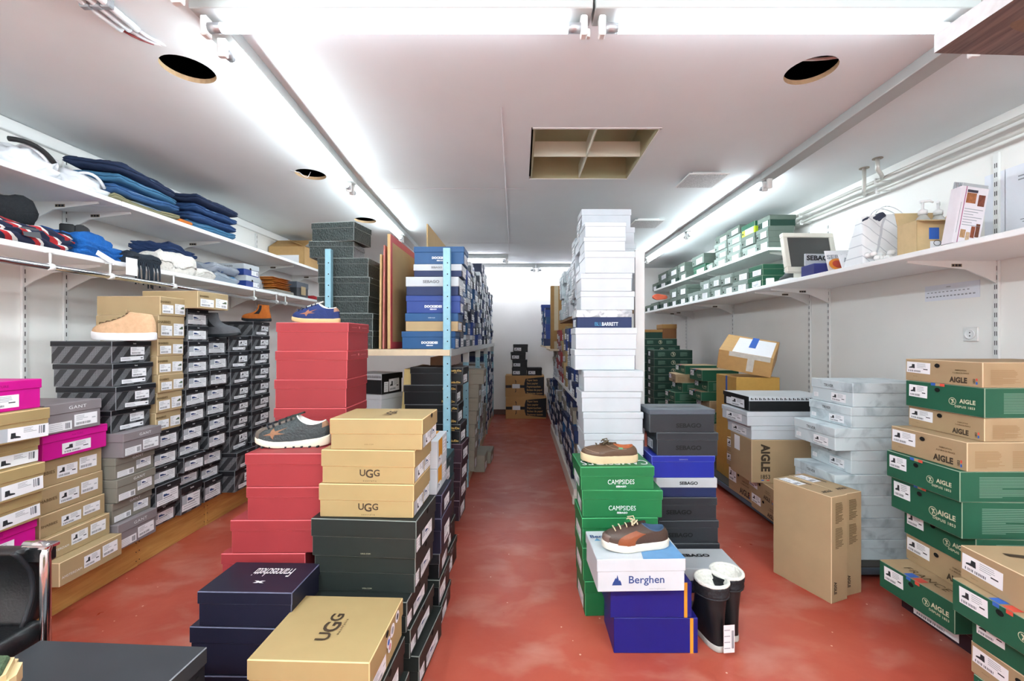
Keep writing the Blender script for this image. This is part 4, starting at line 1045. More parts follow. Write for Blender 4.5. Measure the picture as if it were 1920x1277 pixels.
column_field('on the rack top', 2.96, 6.95, .2, ZR, top_rack, lambda y, f, r: r.choice(('n1', 'n2', 'n2', 'n3', 'n4', 'n5', 'n5', 'n7', 'n8')) if y < 5 else r.choice(('n1', 'n2', 'n4', 'n5', 'n5', 'n9', 'w1', 'n8')), -.452, 'R', 'shoe boxes along the aisle on the rack top')

# lower part of the rack
pz = [1.073, .958, .832, .706, .58, .46, .34, .215]
tower('in the black stack under the rack shelf', [(s, z, x, .345, dict(rot=r)) for s, z, x, r in zip(['panto'] * 4 + ['maroonbox'] * 4, pz, [X(v, 2.75) for v in (870, 857, 860, 866, 870, 868, 866, 864)], (-3, -1, -2, -4, -5, -5, -4, -3))], .0815, 2.75, .22, group='black boxes under the rack shelf')
sheet('folded tan cardboard leaning beside black boxes under rack', -.80, 2.78, 3.3, .0815, 1.06, .05, R(4), m=mat('sheet_tan', '#b6a06a', .7, .05))
sheet('brown cardboard panel behind black boxes under rack', -.66, 3.15, 3.95, .0815, 1.12, .012, 0, m=mat('sheet_brown', '#a98260', .7, .05))
tower('in the stack left under the rack shelf', [('houndbox', 1.02, -.88, .26, dict(rot=-22)), ('whitebox', .88, -.88, .2, dict(rot=-25)), ('whitebox', .76, -.88, .22, dict(rot=-20)), ('whitebox', .64, -.88, .22), ('whitebox', .52, -.88, .22), ('whitebox', .4, -.88, .22), ('whitebox', .28, -.88, .22)], .0815, 2.9, .22, group='white boxes under the rack shelf')
tower('in the taupe stack beside second blue post', [('taupebox', z, x, .34, dict(rot=-1)) for z, x in zip((.985, .855, .735, .62, .5, .385, .27), (-.32, -.365, -.37, -.385, -.4, -.4, -.405))], .0815, 3.78, .22, group='taupe boxes under the rack')
shoe_box('taupebox', -.37, 4.42, 0, .16, .24, .12, R(-3), 'R', 'taupe shoe box standing on the aisle floor, farther one', None)
shoe_box('taupebox', -.385, 4.12, 0, .11, .2, .16, R(-3), 'R', 'taupe shoe box standing on the aisle floor, nearer one', None)
column_field('under the rack', 4.75, 6.95, .2, .0815, lambda y: .95 if y < 5.6 else 1.08, lambda y, f, r: r.choice(('w3', 'g1', 'g2', 'w3')) if y < 5.5 else r.choice(('n1', 'n4', 'n2', 'n1', 'w1')), -.455, 'R', 'shoe boxes along the aisle under the rack')
column_field('behind taupe stack', 4.05, 4.7, .21, .0815, lambda y: .84, lambda y, f, r: r.choice(('g1', 'g2', 'g1', 'w3')), -.462, 'R', 'shoe boxes along the aisle under the rack')

# ---------------------------------------------------------------- boxes at the far wall
def paper_carton(label, z0, h, x0, x1, y0):
    t = thing('paper_bag_carton', label, 'carton', ((x0 + x1) / 2, y0 + .17, z0))
    w = (x1 - x0) / 2
    obj('body', box_mesh(-w, w, -.17, .17, 0, h, .003), mat('carton_brown', '#c0925c', .65, .06, 6), t)
    P = [(rect(-w + .32, .04, w - .002, h - .04), 0, 0)]
    P = [([(-w + .30, .12), (-w + .32, .05), (w - .004, .02), (w - .004, h - .02), (-w + .32, h - .05), (-w + .30, h - .12)], 0, 0)]
    P += [(rect(-w + .005, h * .42, -w + .1, h * .55), 0, 0), (rect(-w + .23, h * .42, -w + .3, h * .55), 0, 0)]
    for s, b in ((1, .06), (-1, h - .06)):
        P.append(([(-w + .15, b), (-w + .175, b + s * .03), (-w + .155, b + s * .03)], 0, 0)); P.append(([(-w + .16, b + s * .03), (-w + .17, b + s * .03), (-w + .17, b + s * .07), (-w + .16, b + s * .07)], 0, 0))
    for q in P: obj('printed_mark', poly_mesh([q], 'print'), INK, t, (0, -.1712, 0), FACE_ROT['F'])
    obj('label', poly_mesh([(rect(-w + .11, h * .4, -w + .23, h * .6), 0, 0)], 'label'), PAPER, t, (0, -.172, 0), FACE_ROT['F'])
    for k, s in enumerate(('Paper bags', 'Sacs papier', 'Papiertaschen', 'Bolsas de papel', 'Papieren tassen')):
        me = text_mesh(((s, 0, 0, 1, .02, 1, .9),)); xs_ = [v.co.x for v in me.vertices]
        sc = .042
        obj('lettering', me, [mat('ink_tan', '#c59a64', .6, 0)], t, (-w + .34 + (max(xs_) - min(xs_)) * sc / 2, -.1722, h - .075 - k * .052), FACE_ROT['F'], (sc, sc, 1))
paper_carton('lower brown printed paper bag carton at the far wall', 0, .345, -.235, .41, 6.75)
paper_carton('upper brown printed paper bag carton at the far wall', .3455, .335, -.24, .375, 6.76)
for k, (x, z) in enumerate(((-.02, .681), (.22, .681), (-.01, .805), (-.04, .929), (-.0, 1.053))):
    lab = ('black shoe box on paper bag cartons, lower left', 'black shoe box on paper bag cartons, lower right', 'black shoe box at far wall, third from top', 'black shoe box at far wall, second from top', 'black shoe box at far wall, topmost of its stack')[k]
    t = thing('shoe_box', lab, 'shoe box', (x, 6.88, z), R((0, 2, -2, 3, 0)[k]), 'black boxes at the far wall')
    w = .118
    obj('body', box_mesh(-w + .003, w - .003, -.1, .1, 0, .119, .002), M['ink'], t)
    obj('lid', box_mesh(-w, w, -.104, .104, .084, .1235, .002), M['black'], t)
    sticker('boot', t, 'F', (-.1, -.1045, .02), .11, .05)

# ---------------------------------------------------------------- white rack on the right of the aisle
wr = thing('white_rack', 'white shelving rack along right of the aisle', 'rack', (.6, 4.6, 0))
def wpart(name, b, m=OFFWHITE): return obj(name, box_mesh(b[0] - .6, b[1] - .6, b[2] - 4.6, b[3] - 4.6, b[4], b[5], .0015), m, wr)
wpart('end_panel', (.737, .797, 2.74, 2.78, 0, Z(468, 2.74)))
wpart('end_panel', (.737, .797, 6.9, 6.94, 0, 1.8))
BROWN_SHELF = mat('shelf_brown', '#a07a55', .6, .05)
wpart('shelf_board', (.425, .76, 2.80, 4.62, 1.425, 1.447), BROWN_SHELF)
wpart('shelf_board', (.425, .76, 3.26, 5.6, .775, .80))
wpart('shelf_board', (.33, .76, 5.62, 7.0, 1.14, 1.162), BOARD)
wpart('bottom_board', (.43, .78, 3.26, 6.95, .085, .108))
wpart('kerb', (.405, .432, 3.25, 5.75, .0, .112), mat('kerb_cream', '#ddd8cc', .45, .03))
wpart('kerb_foot', (.395, .437, 3.235, 3.275, 0, .06), mat('kerb_cream', '#ddd8cc'))
for yy in (3.27, 4.6, 5.6, 6.8): wpart('post', (.755, .79, yy, yy + .03, 0, 1.45 if yy > 5 else 1.43))
column_field('on the white rack top', 2.83, 4.6, .2, 1.4475, lambda y: 2.12 if y < 3.1 else 2.03 if y < 3.35 else 1.97 if y < 3.9 else 1.9 if y < 4.3 else 1.82, lambda y, f, r: r.choice(('w1', 'w2', 'w1', 'w1')) if y < 3.3 else r.choice(('w3', 'w3', 'w1')), .425, 'L', 'pale shoe boxes on the white rack top', jx=.025)
column_field('on the middle shelf', 3.28, 5.05, .2, .8005, lambda y: 1.38, lambda y, f, r: r.choice(('w1', 'n7', 'n1', 'w1', 'n1')) if y < 3.9 else ('t1' if y < 4.35 else 'r1') if r.random() < .92 else 'n1', .43, 'L', 'shoe boxes on the middle shelf of the white rack')
column_field('on the far middle shelf', 5.1, 5.6, .22, .8005, lambda y: 1.12, lambda y, f, r: r.choice(('w1', 'n5', 'g1')), .43, 'L', 'shoe boxes on the middle shelf of the white rack')
column_field('on the white kerb', 3.28, 6.9, .2, .1085, lambda y: .74 if y < 5.7 else .72, lambda y, f, r: r.choice(('n1', 'n4', 'n1', 'n4', 'n1', 'n3', 'g1')) if r.random() < .95 else 'w1', .437, 'L', 'navy shoe boxes on the white kerb', jx=.025)
column_field('on the far blue shelf', 6.0, 6.95, .22, 1.1625, lambda y: 1.72 if y < 6.6 else 1.8, lambda y, f, r: r.choice(('n3', 'n7', 'n1', 'n3')), .345, 'L', 'blue boxes at the far end')
bc = thing('tall_carton', 'tall narrow brown carton standing at end of white rack', 'carton', (.42, 5.12, 1.0605))
obj('body', box_mesh(-.06, .3, -.05, .05, .08, .83, .002), mat('carton_dark', '#9a7442', .6, .05), bc)
obj('packing_tape', boxes_mesh([(-.02, .03, -.0508, -.05, .3, .83), (-.02, .03, -.0508, -.05, .08, .17)]), mat('tape_clear', '#b9a98c', .3, .03), bc)
wpart('shelf_board', (.34, .76, 4.98, 5.6, 1.118, 1.14), BOARD)

# ---------------------------------------------------------------- white stack and front right stacks
wz = cz([416, 444.6, 470.5, 512, 546, 581], 2.55)
w_l = [X(v, 2.55) for v in (1096, 1095, 1095.5, 1088.5, 1088.5, 1081)]; w_r = [X(v, 2.55) for v in (1174.5, 1174, 1191, 1186, 1190.5, 1186)]
wz2 = cz([614, 655], 2.45); wz3 = cz([695.5, 735, 773.5, 814, 855], 2.40); wz3 += [wz3[-1] - .12 * k for k in range(1, 5)]
items = [('whitebox', z, a, b - a, dict(rot=random.uniform(-1, 1))) for z, a, b in zip(wz[:5], w_l, w_r)]
items += [('blubarrett', wz[5], w_l[5], w_r[5] - w_l[5], dict(rot=0))]
items += [('whitebox', z, X(a, 2.45), X(b, 2.45) - X(a, 2.45), dict(dy=-.08, D=.25)) for z, a, b in zip(wz2, (1080, 1079), (1197, 1194))]
items += [('whitebox', z, X(a, 2.40), X(b, 2.40) - X(a, 2.40), dict(dy=-.14, D=.25)) for z, a, b in zip(wz3, (1095, 1091, 1094, 1095, 1093, 1090, 1092, 1094, 1092), (1208.7, 1204, 1208, 1208.7, 1207, 1206, 1208, 1207, 1208))]
tower('in tall white stack at aisle', items, 0, 2.55, .22, 'L', group='tall stack of white boxes')
gz = [.676, .57, .445, .31, .16]
tower('in the green stack under brown boat shoe', [(s, z, x, w, dict(rot=r, D=d)) for s, z, x, w, r, d in zip(['camplid', 'camp', 'campplain', 'campplain', 'campplain'], gz, [X(v, 1.90) for v in (1088, 1094, 1092, 1093, 1096)], (.338, .365, .345, .345, .345), (2, -1, 1, 1, 2), (.24, .235, .24, .24, .24))], 0, 1.93, .24, 'L', group='green shoe boxes')
tower('in the blue pair under the brown sneaker', [('berghen', .410, X(1117, 1.64), .343, dict(rot=1.5, dy=-.065, D=.245, label='white shoe box with mountain logo under brown sneaker')), ('bluestripe', .283, X(1145, 1.69), .325, dict(rot=.5, label='dark blue box with yellow stripe, upper of two')), ('bluestripe', .142, X(1150, 1.71), .335, dict(rot=0, label='dark blue box with yellow stripe, lower of two'))], 0, 1.70, .2, 'L')
sz = cz([769, 813, 857, 899, 936, 980, 1023], 2.31)
tower('in charcoal stack behind rubber boots', [(s, z, X(a, 2.31), X(b, 2.31) - X(a, 2.31), dict(rot=r)) for s, z, a, b, r in zip(['sebopen', 'seb', 'sebblue', 'sebwhite', 'sebfaint', 'sebfaint', 'sebfaint'], sz, (1219, 1235, 1224, 1234, 1236, 1238, 1240), (1345, 1351.5, 1345, 1349, 1349, 1352, 1354), (1, -1, .5, -.5, 0, 1, 0))], 0, 2.335, .21, 'L', group='charcoal and blue shoe boxes')
tower('in front of charcoal stack', [('sebflat', .125, X(1262, 2.1), .335, dict(rot=0, label='navy shoe box with grey lid on floor behind boots'))], 0, 2.1, .2, 'L')

# ---------------------------------------------------------------- right wall floor stacks
STEEL = mat('dolly_steel', '#5f6b76', .4, .08, metal=.5)
dl = thing('low_dolly', 'low steel dolly under the boot boxes at right wall', 'dolly', (2.1, 4.2, 0))
for xx in (1.66, 2.44): obj('rail', box_mesh(xx - 2.1, xx - 2.1 + .04, 2.14 - 4.2, 6.3 - 4.2, .035, .075, .003), mat('dolly_blue', '#4d6a7d', .4, .08, metal=.3), dl)
for yy in (2.2, 3.0, 3.9, 4.8, 5.7): obj('cross_bar', box_mesh(1.70 - 2.1, 2.44 - 2.1, yy - 4.2, yy - 4.2 + .04, .037, .073, .002), STEEL, dl)
obj('deck', box_mesh(1.665 - 2.1, 2.475 - 2.1, 2.2 - 4.2, 6.28 - 4.2, .0755, .08), mat('deck_dark', '#3f3a36', .7), dl)
for xx in (1.68, 2.46):
    for yy in (2.35, 4.2, 6.1): obj('castor', mesh_from(lathe_bm([(.017, -.01), (.017, .01)], 12), 'castor'), INK, dl, (xx - 2.1, yy - 4.2, .0175), (0, R(90), 0))
ZD = .0805
tz = [1.02, .892, .781, .660, .534, .42, .303, .19]
tower('in the marbled stack behind flat cartons', [('triver', z, X(v, 2.27), w, dict(rot=r)) for z, v, w, r in zip(tz, (1598, 1593, 1561, 1595, 1561, 1592, 1592, 1590), (.42, .42, .44, .43, .44, .43, .43, .43), (-1, 0, 1, -1, 1, 0, 0, 0))], ZD, 2.26, .33, 'L', group='marbled boot boxes')
az = [1.162, 1.062, .943, .849, .734, .613, .465, .34, .222, .10]
asx = ['aigletan', 'aiglegreen', 'aigletan', 'aigletan', 'aiglegreen', 'aiglegreen', 'aiglegreen', 'aigletan', 'aiglelid', 'maroonbox']
tower('in the tall boot stack at right edge', [(s, z, X(v, 1.66), .5, dict(rot=r)) for s, z, v, r in zip(asx, az, (1848, 1848, 1855, 1815, 1805, 1816, 1846, 1850, 1788, 1835), (0, 1, -1, 1, 0, -2, -3, -2, 2, 0))], 0, 1.67, .335, 'L', group='tan and green boot boxes')
nz_ = [.534, .421, .31, .204, .095]
tower('in the nearest boot stack at right edge', [(s, z, x, .5, dict(rot=r)) for s, z, x, r in zip(['aigletop', 'aiglelid', 'aiglegreen', 'aigletan', 'aiglegreen'], nz_, (1.53, 1.50, 1.565, 1.565, 1.57), (-3, -2, 0, -2, 0))], 0, 1.15, .33, 'L', group='boot boxes in the right corner')
# two flat cartons standing on edge
for k in range(2):
    ang = math.atan2(.089, .226)
    P2 = Vector((1.469, 2.016)); d1 = Vector((math.cos(ang), math.sin(ang))); d2 = Vector((-math.sin(ang), math.cos(ang)))
    c = P2 + d1 * (.058 + k * .131) + d2 * (.15 + k * .012)
    t = thing('flat_carton', 'flat tan boot carton standing on edge, %s' % ('left one nearer the aisle', 'right one beside marbled stack')[k], 'carton', (c.x, c.y, 0), (0, 0, ang + (R(-3) if k else 0)), 'flat boot cartons on edge')
    w, d, h = .0575, .15, (.505, .5)[k]
    obj('body', mesh_from(bm_box(-w, w, -d, d, 0, h, .002, 1, None, 1), 'body'), [M['kraft'], mat('edge_kraft', EDGE['kraft'])], t)
    obj('lettering', text_mesh(T_AIGLE), [TXT['darkbrown']], t, (.0, -.09, h + .0008), (0, 0, 0), (.022, .022, 1))
    sticker('bars', t, 'T', (-.045, .02, h + .0008), .06, .11)
    obj('finger_hole', poly_mesh([(rect(-.004, -.03, .004, .03), 0, 0)], 'slot'), HOLE, t, (.025, .03, h + .0008))
    for z0 in (h - .13, h - .25):
        me = STICKERS['textblock'] if 'textblock' in STICKERS else None
        if me: obj('fine_print', me, [TXT['brown']], t, (-.03, -d - .0008, z0), FACE_ROT['F'], (.06, .1, 1))
    obj('lettering', text_mesh(T_AIGLE), [TXT['darkbrown']], t, (-.03, -d - .0008, .07), (R(90), R(90), 0), (.02, .02, 1))
# boxes on the dolly behind the flat cartons
tower('in the white stack before the wall cartons', [('houndbox', .875, X(1406, 2.8), .56, dict(rot=-1)), ('whiteboot', .778, X(1399, 2.8), .5, dict(rot=1, D=.34)), ('whiteboot', .684, X(1410, 2.8), .43, dict(rot=-1, D=.34))], .592, 2.8, .37, 'L', group='white boot boxes before the wall')
t = thing('boot_carton', 'tan boot carton with large upright lettering on its side', 'carton', (1.735, 2.95, ZD + .228), R(-2))
obj('body', mesh_from(bm_box(-.21, .21, -.15, .15, 0, .282, .002, 1, None, 1), 'body'), [M['kraft'], MATS['edge_kraft']], t)
obj('lettering', text_mesh(T_AIGLE), [TXT['darkbrown']], t, (-.12, -.1508, .165), (R(90), R(90), 0), (.06, .06, 1))
obj('lettering', text_mesh((('1853', 0, 0, 1, .02, 1, .9),)), [TXT['darkbrown']], t, (-.12, -.1508, .04), FACE_ROT['F'], (.028, .028, 1))
for u, c_ in ((-.14, 'bluemark'), (-.105, 'redmark')): obj('printed_patch', STICKERS['unit'], [TXT[c_]], t, (u - .008, -.1508, .014), FACE_ROT['F'], (.018, .007, 1))
obj('printed_label', STICKERS['unit'], [PAPER], t, (-.2108, .09, .17), FACE_ROT['L'], (.08, .1, 1))
tower('under the carton with upright lettering', [('aigletan', ZD + .2275, 1.60, .46, dict(rot=-3)), ('aigletan', ZD + .115, 1.62, .46, dict(rot=-1))], ZD, 2.66, .335, 'L', group='tan boot boxes on the dolly')
tower('in the low column beside charcoal stack', [('aigletan', Z(822, 3.3), X(1379, 3.25), .46, dict(rot=2)), ('aigletan', Z(850, 3.3), X(1378, 3.25), .46), ('aigletan', Z(874, 3.3), X(1382, 3.25), .46)], ZD, 3.05, .33, 'L', group='tan boot boxes on the dolly')
# big cartons before the wall
t = thing('open_carton', 'large yellowish carton under the tilted carton', 'carton', (1.92, 3.63, ZD), R(-3))
obj('body', box_mesh(-.17, .17, -.2, .2, 0, Z(708, 3.43) - ZD, .003), mat('carton_yellow', '#c2964a', .6, .05), t)
obj('blue_tape', box_mesh(-.1715, -.17, -.03, .0, .7, Z(708, 3.43) - ZD), TXT['bluemark'], t)
obj('printed_label', STICKERS['unit'], [PAPER], t, (-.1708, -.04, .62), FACE_ROT['L'], (.09, .12, 1))
t = thing('tilted_carton', 'tilted tan carton with white label and blue tape', 'carton', (1.93, 3.64, Z(708, 3.43) + .098), (R(20), R(10), R(-34)))
obj('body', box_mesh(-.2, .2, -.19, .19, .0, .17, .003), mat('carton_tan', '#c59b64', .6, .05), t)
obj('printed_label', box_mesh(-.1, .18, -.185, .15, .17, .1712), PAPER, t)
obj('blue_tape', box_mesh(.0, .05, -.05, .185, .1712, .1722), TXT['bluemark'], t)
obj('packing_tape', boxes_mesh([(-.12, .18, -.1908, -.19, .13, .17), (.02, .07, -.1912, -.1905, .02, .17)]), mat('tape_pale', '#dcd6cc', .3, .1, 40), t)
# green boot boxes farther back
gaz = [Z(v, 5.6) for v in (656, 672, 687, 702, 717, 731, 746)]
gaz = gaz + [gaz[-1] - .115 * k for k in range(1, 3)]
tower('in the dark green stack behind white panel', [('aiglefar', z, X(1224, 5.6) + (.0, .0, 0, 0, 0, 0, 0, 0, 0)[i], .5) for i, z in enumerate(gaz)], ZD, 5.55, .3, 'L', group='dark green boot boxes')
tower('on the far dark green stack', [('aiglefar', Z(635, 5.9), X(1206, 5.9), .46), ('aiglefar', Z(648, 5.9), X(1206, 5.9), .5)] + [('aiglefar', Z(648, 5.9) - .115 * k, X(1207, 5.9), .5) for k in range(1, 8)], ZD, 5.88, .3, 'L', group='dark green boot boxes')
shoe_box('tanlid', X(1222, 6.0), 6.03, Z(635, 5.9), .24, .26, Z(618, 5.9) - Z(635, 5.9), 0, 'L', 'dark green box with white emblem beside brown one', None)
shoe_box('brownlid', X(1251, 6.0), 6.03, Z(635, 5.9), .2, .26, Z(608, 5.9) - Z(635, 5.9), 0, 'L', 'brown lidded box on top of far green stack', None)
tower('in the green stack left of yellowish carton', [('aiglelid', Z(694, 4.15), X(1316, 4.15), .36), ('aiglegreen', Z(715, 4.15), X(1326, 4.15), .34, dict(rot=2)), ('aiglelid', Z(735, 4.15), X(1314, 4.15), .36), ('aigletan', Z(752, 4.15), X(1330, 4.15), .34), ('aiglegreen', Z(773, 4.15), X(1318, 4.15), .36), ('aigletan', Z(795, 4.15), X(1318, 4.15), .36), ('aiglegreen', Z(818, 4.15), X(1318, 4.15), .36), ('aiglegreen', Z(840, 4.15), X(1318, 4.15), .36)], ZD, 4.15, .3, 'L', group='green boot boxes on the dolly')
tower('in the green stack behind the lidded ones', [('aiglelid', Z(684, 4.75), X(1286, 4.6), .36), ('aigletan', Z(700, 4.75), X(1272, 4.6), .36, dict(rot=-6)), ('aiglegreen', Z(716, 4.75), X(1280, 4.6), .36), ('aiglegreen', Z(733, 4.75), X(1266, 4.6), .36), ('aiglegreen', Z(750, 4.75), X(1266, 4.6), .36), ('aiglegreen', Z(768, 4.75), X(1276, 4.6), .36), ('aiglegreen', Z(785, 4.75), X(1276, 4.6), .36)], ZD, 4.62, .3, 'L', group='green boot boxes on the dolly')

# ---------------------------------------------------------------- shoe boxes on the right wall shelves
style('s1', 'grey-green', 'sage_dark', 'sage_dark', .42, (('plain', .4, .08, .5, .56),), (), (('E', .16, .3),))
style('s2', 'pale grey-green', 'sage', 'sage', .42, (('plain', .4, .08, .5, .56),), (), (('E', .16, .3),))
style('s3', 'dark green', 'forest', 'forest', .45, (('plain', .3, .08, .6, .5),), (), ())
style('s4', 'lime and green', 'lime', 'forest', .45, (('plain', .3, .06, .62, .5),), (), (('E', .14, .25),))
style('s5', 'dark grey-green', 'forest_dark', 'sage_dark', .42, (('plain', .4, .08, .42, .5),), (), (('E', .16, .3),))
def shelf_columns(where, xe, zbase, cols, group, W=.33):
    for i, (pn, pf, rows) in enumerate(cols):
        ya, yb = 800 * xe / (pn - CX), 800 * xe / (pf - CX)
        its = []
        z = zbase + sum(r[1] for r in rows)
        n = len(rows)
        zz = zbase
        for j, r in enumerate(rows):
            lab = '%s shoe box, %s in %s column %s' % (STY[r[0]]['desc'], 'only one' if n == 1 else nth_from_top(n - 1 - j, n), ORD[i], where)
            dx = random.uniform(0, .02)
            shoe_box(r[0], xe + dx + W / 2, (ya + yb) / 2, zz, W, (yb - ya) - .01, r[1] - .001, R(random.uniform(-1.5, 1.5)), 'L', lab, group)
            zz += r[1]
h1, h2 = .096, .11
shelf_columns('on lower right shelf', 2.035, ZS1 + .0005, [
    (1430, 1402, (('s3', .094), ('s3', .096))), (1400, 1372, (('s2', .095), ('s1', .1))), (1371, 1350, (('s2', .095), ('s2', .1))),
    (1349, 1329, (('s2', .105), ('s2', .105))), (1328, 1309, (('s2', .105), ('s2', .1))), (1308.5, 1297, (('s2', .11),)), (1296.5, 1286, (('s2', .11),)),
    (1285, 1268, (('s5', .115), ('s1', .12))), (1267.5, 1253, (('s5', .11), ('s1', .12))), (1252, 1235, (('s5', .115),)), (1234, 1219, (('s5', .115),)), (1218, 1207, (('s5', .1),))], 'shoe boxes on the lower right shelf')
shelf_columns('on upper right shelf', 2.195, ZS2 + .0005, [
    (1440, 1416, (('s1', .1), ('s1', .1), ('s5', .1))), (1415, 1388, (('s2', .095), ('s1', .105), ('s4', .11))), (1387, 1362, (('s2', .09), ('s2', .085), ('s2', .085), ('s1', .085))),
    (1361, 1338, (('s2', .09), ('s2', .085), ('s2', .08), ('s1', .09))), (1337, 1324, (('s2', .07),)), (1320, 1297, (('s3', .11), ('s1', .12))), (1284, 1270, (('s1', .11), ('s1', .12))),
    (1268, 1250, (('s5', .11), ('s1', .12))), (1249, 1232, (('s5', .11), ('s1', .12))), (1231, 1219, (('s5', .11),))], 'shoe boxes on the upper right shelf', .235)

build_far_boxes(max(60, 300 - len([o for o in C.objects if o.name.startswith('shoe_box')])))
print('SHOE BOXES', len([o for o in C.objects if o.name.startswith('shoe_box')]), 'far requests', len(FAR_REQ))
# ---------------------------------------------------------------- shoes
def interp(pts, t):
    if t <= pts[0][0]: return pts[0][1]
    for (a, va), (b, vb) in zip(pts, pts[1:]):
        if t <= b:
            u = (t - a) / (b - a); u = u * u * (3 - 2 * u) if False else u
            return va + (vb - va) * u
    return pts[-1][1]
LASTW = ((0, .70), (.15, .78), (.35, .74), (.5, .82), (.68, 1.0), (.82, .96), (1, .78))
class ShoeShape:
    """Surface of a shoe: u runs round the foot (0 heel, .5 toe), t from the sole edge up to the collar. Length along +x (toe), width along y."""
    def __init__(s, L, W, hb, hf, lc, lr, cw, toe, heel=((0, 0), (.1, .35), (.6, .7), (1, 1)), dip=0.0, z0=0.0, spring=.012, tongue=0.0):
        s.L, s.W, s.hb, s.hf, s.lc, s.lr, s.cw, s.toe, s.heel, s.dip, s.z0, s.spring = L, W, hb, hf, lc, lr, cw, toe, heel, dip, z0, spring
    def sole(s, u, grow=0.0):
        l = (1 - math.cos(2 * math.pi * u)) / 2; sd = math.sin(2 * math.pi * u)
        hw = s.W / 2 * interp(LASTW, l) * (abs(sd) ** .62) * (1 if sd >= 0 else -1)
        g = 1 + grow
        return Vector(((l - .5) * s.L * (1 + grow * .5) + .5 * s.L, hw * g, 0))
    def spr(s, x):
        l = x / s.L
        return s.spring * max(0, (l - .62) / .38) ** 2 + .3 * s.spring * max(0, (.1 - l) / .1)
    def collar(s, u):
        a = 2 * math.pi * u
        x = s.lc * s.L - s.lr * s.L * math.cos(a); y = s.cw / 2 * math.sin(a)
        f = (1 - math.cos(a)) / 2
        z = s.hb + (s.hf - s.hb) * f - s.dip * math.sin(a) ** 2
        return Vector((x, y, z))
    def __call__(s, u, t, off=0.0):
        w = (1 - math.cos(2 * math.pi * u)) / 2
        def pr(tab, t): return interp([(q[2], q[0]) for q in tab], t), interp([(q[2], q[1]) for q in tab], t)
        tt = [(a, b, i / (len(s.toe) - 1)) for i, (a, b) in enumerate(s.toe)]; hh = [(a, b, i / (len(s.heel) - 1)) for i, (a, b) in enumerate(s.heel)]
        at_, bt = pr(tt, t); ah, bh = pr(hh, t)
        ws = w ** 1.6
        a = ah + (at_ - ah) * ws; b = bh + (bt - bh) * ws
        p0, p1 = s.sole(u), s.collar(u)
        p = Vector((p0.x + (p1.x - p0.x) * a, p0.y + (p1.y - p0.y) * a, 0))
        p.z = s.z0 + s.spr(p0.x) * (1 - a) + (p1.z - s.z0) * b
        if off:
            e = .004
            n = (s(u + e, t) - s(u - e, t)).cross(s(u, min(1, t + e)) - s(u, max(0, t - e)))
            if n.length > 1e-12:
                n.normalize()
                c = Vector((p.x, 0, p.z * .4))
                if n.dot(p - c) < 0: n = -n
                p = p + n * off
        return p

def smooth_bm(bm, it=2, fac=.5, keep=()):
    for _ in range(it): bmesh.ops.smooth_vert(bm, verts=[v for v in bm.verts if not v.is_boundary], factor=fac, use_axis_x=True, use_axis_y=True, use_axis_z=True)

def build_shoe(root, S, mats, sole=.03, sole_in=.0, nu=48, nt=16, laces=0, lace_r=.0022, collar_band=0, foxing=None, inner_drop=.6, heel_lift=0, quilt=False):
    """upper, lining and sole of one shoe as meshes under root."""
    bm = bmesh.new(); rings = []
    for j in range(nt + 1):
        rings.append([bm.verts.new(S(i / nu, j / nt)) for i in range(nu)])
    for a, b in zip(rings, rings[1:]):
        for i in range(nu):
            f = bm.faces.new((a[i], a[(i + 1) % nu], b[(i + 1) % nu], b[i])); f.smooth = True
    smooth_bm(bm, 3)
    bmesh.ops.recalc_face_normals(bm, faces=bm.faces)
    up = obj('upper', mesh_from(bm, 'upper'), mats['upper'], root)
    # lining: rolls over the collar and goes down inside
    bm = bmesh.new(); rings = []
    c0 = sum((S.collar(i / nu) for i in range(nu)), Vector()) / nu
    for k, (sh, dz) in enumerate(((1.0, .0), (.97, .0035), (.9, .002), (.84, -.012), (.8, -.04), (.7, -.04))):
        ring_ = []
        for i in range(nu):
            p = S.collar(i / nu)
            q = Vector((c0.x + (p.x - c0.x) * sh, p.y * sh, p.z + dz))
            if k >= 4: q.z = S.z0 + .012 + (p.z - S.z0) * (1 - inner_drop)
            if k == 5: q = Vector((c0.x + (p.x - c0.x) * .05, p.y * .05, q.z))
            ring_.append(bm.verts.new(q))
        rings.append(ring_)
    for a, b in zip(rings, rings[1:]):
        for i in range(nu):
            f = bm.faces.new((a[i], a[(i + 1) % nu], b[(i + 1) % nu], b[i])); f.smooth = True
    bmesh.ops.recalc_face_normals(bm, faces=bm.faces)
    for f in bm.faces: f.normal_flip()
    obj('lining', mesh_from(bm, 'lining'), mats['lining'], root)
    # sole
    bm = bmesh.new(); rings = []
    prof = ((.0, 0, -.04), (.0, 1, .03 + sole_in), (.45, 1, .045 + sole_in), (1.0, 1, .035 + sole_in), (1.06, 1, .0), (1.06, 1, -.2))
    for k, (zf, _, g) in enumerate(((0, 0, -.05), (0, 0, .01 + sole_in), (.12, 0, .03 + sole_in), (.6, 0, .04 + sole_in), (1.0, 0, .03 + sole_in), (1.12, 0, .0), (1.0, 0, -.25))):
        ring_ = []
        for i in range(nu):
            p = S.sole(i / nu, g); h = sole
            if heel_lift: h = sole + heel_lift * max(0, 1 - p.x / (S.L * .45))
            ring_.append(bm.verts.new((p.x, p.y, S.spr(S.sole(i / nu).x) * (1 if k < 3 else .95) + zf * min(h, S.z0 + .002 if not heel_lift else h))))
        rings.append(ring_)
    for a, b in zip(rings, rings[1:]):
        for i in range(nu):
            f = bm.faces.new((a[i], a[(i + 1) % nu], b[(i + 1) % nu], b[i])); f.smooth = True
    bm.faces.new(rings[0]); bm.faces.new(rings[-1])
    bmesh.ops.recalc_face_normals(bm, faces=bm.faces)
    obj('sole', mesh_from(bm, 'sole'), mats['sole'], root)
    return up

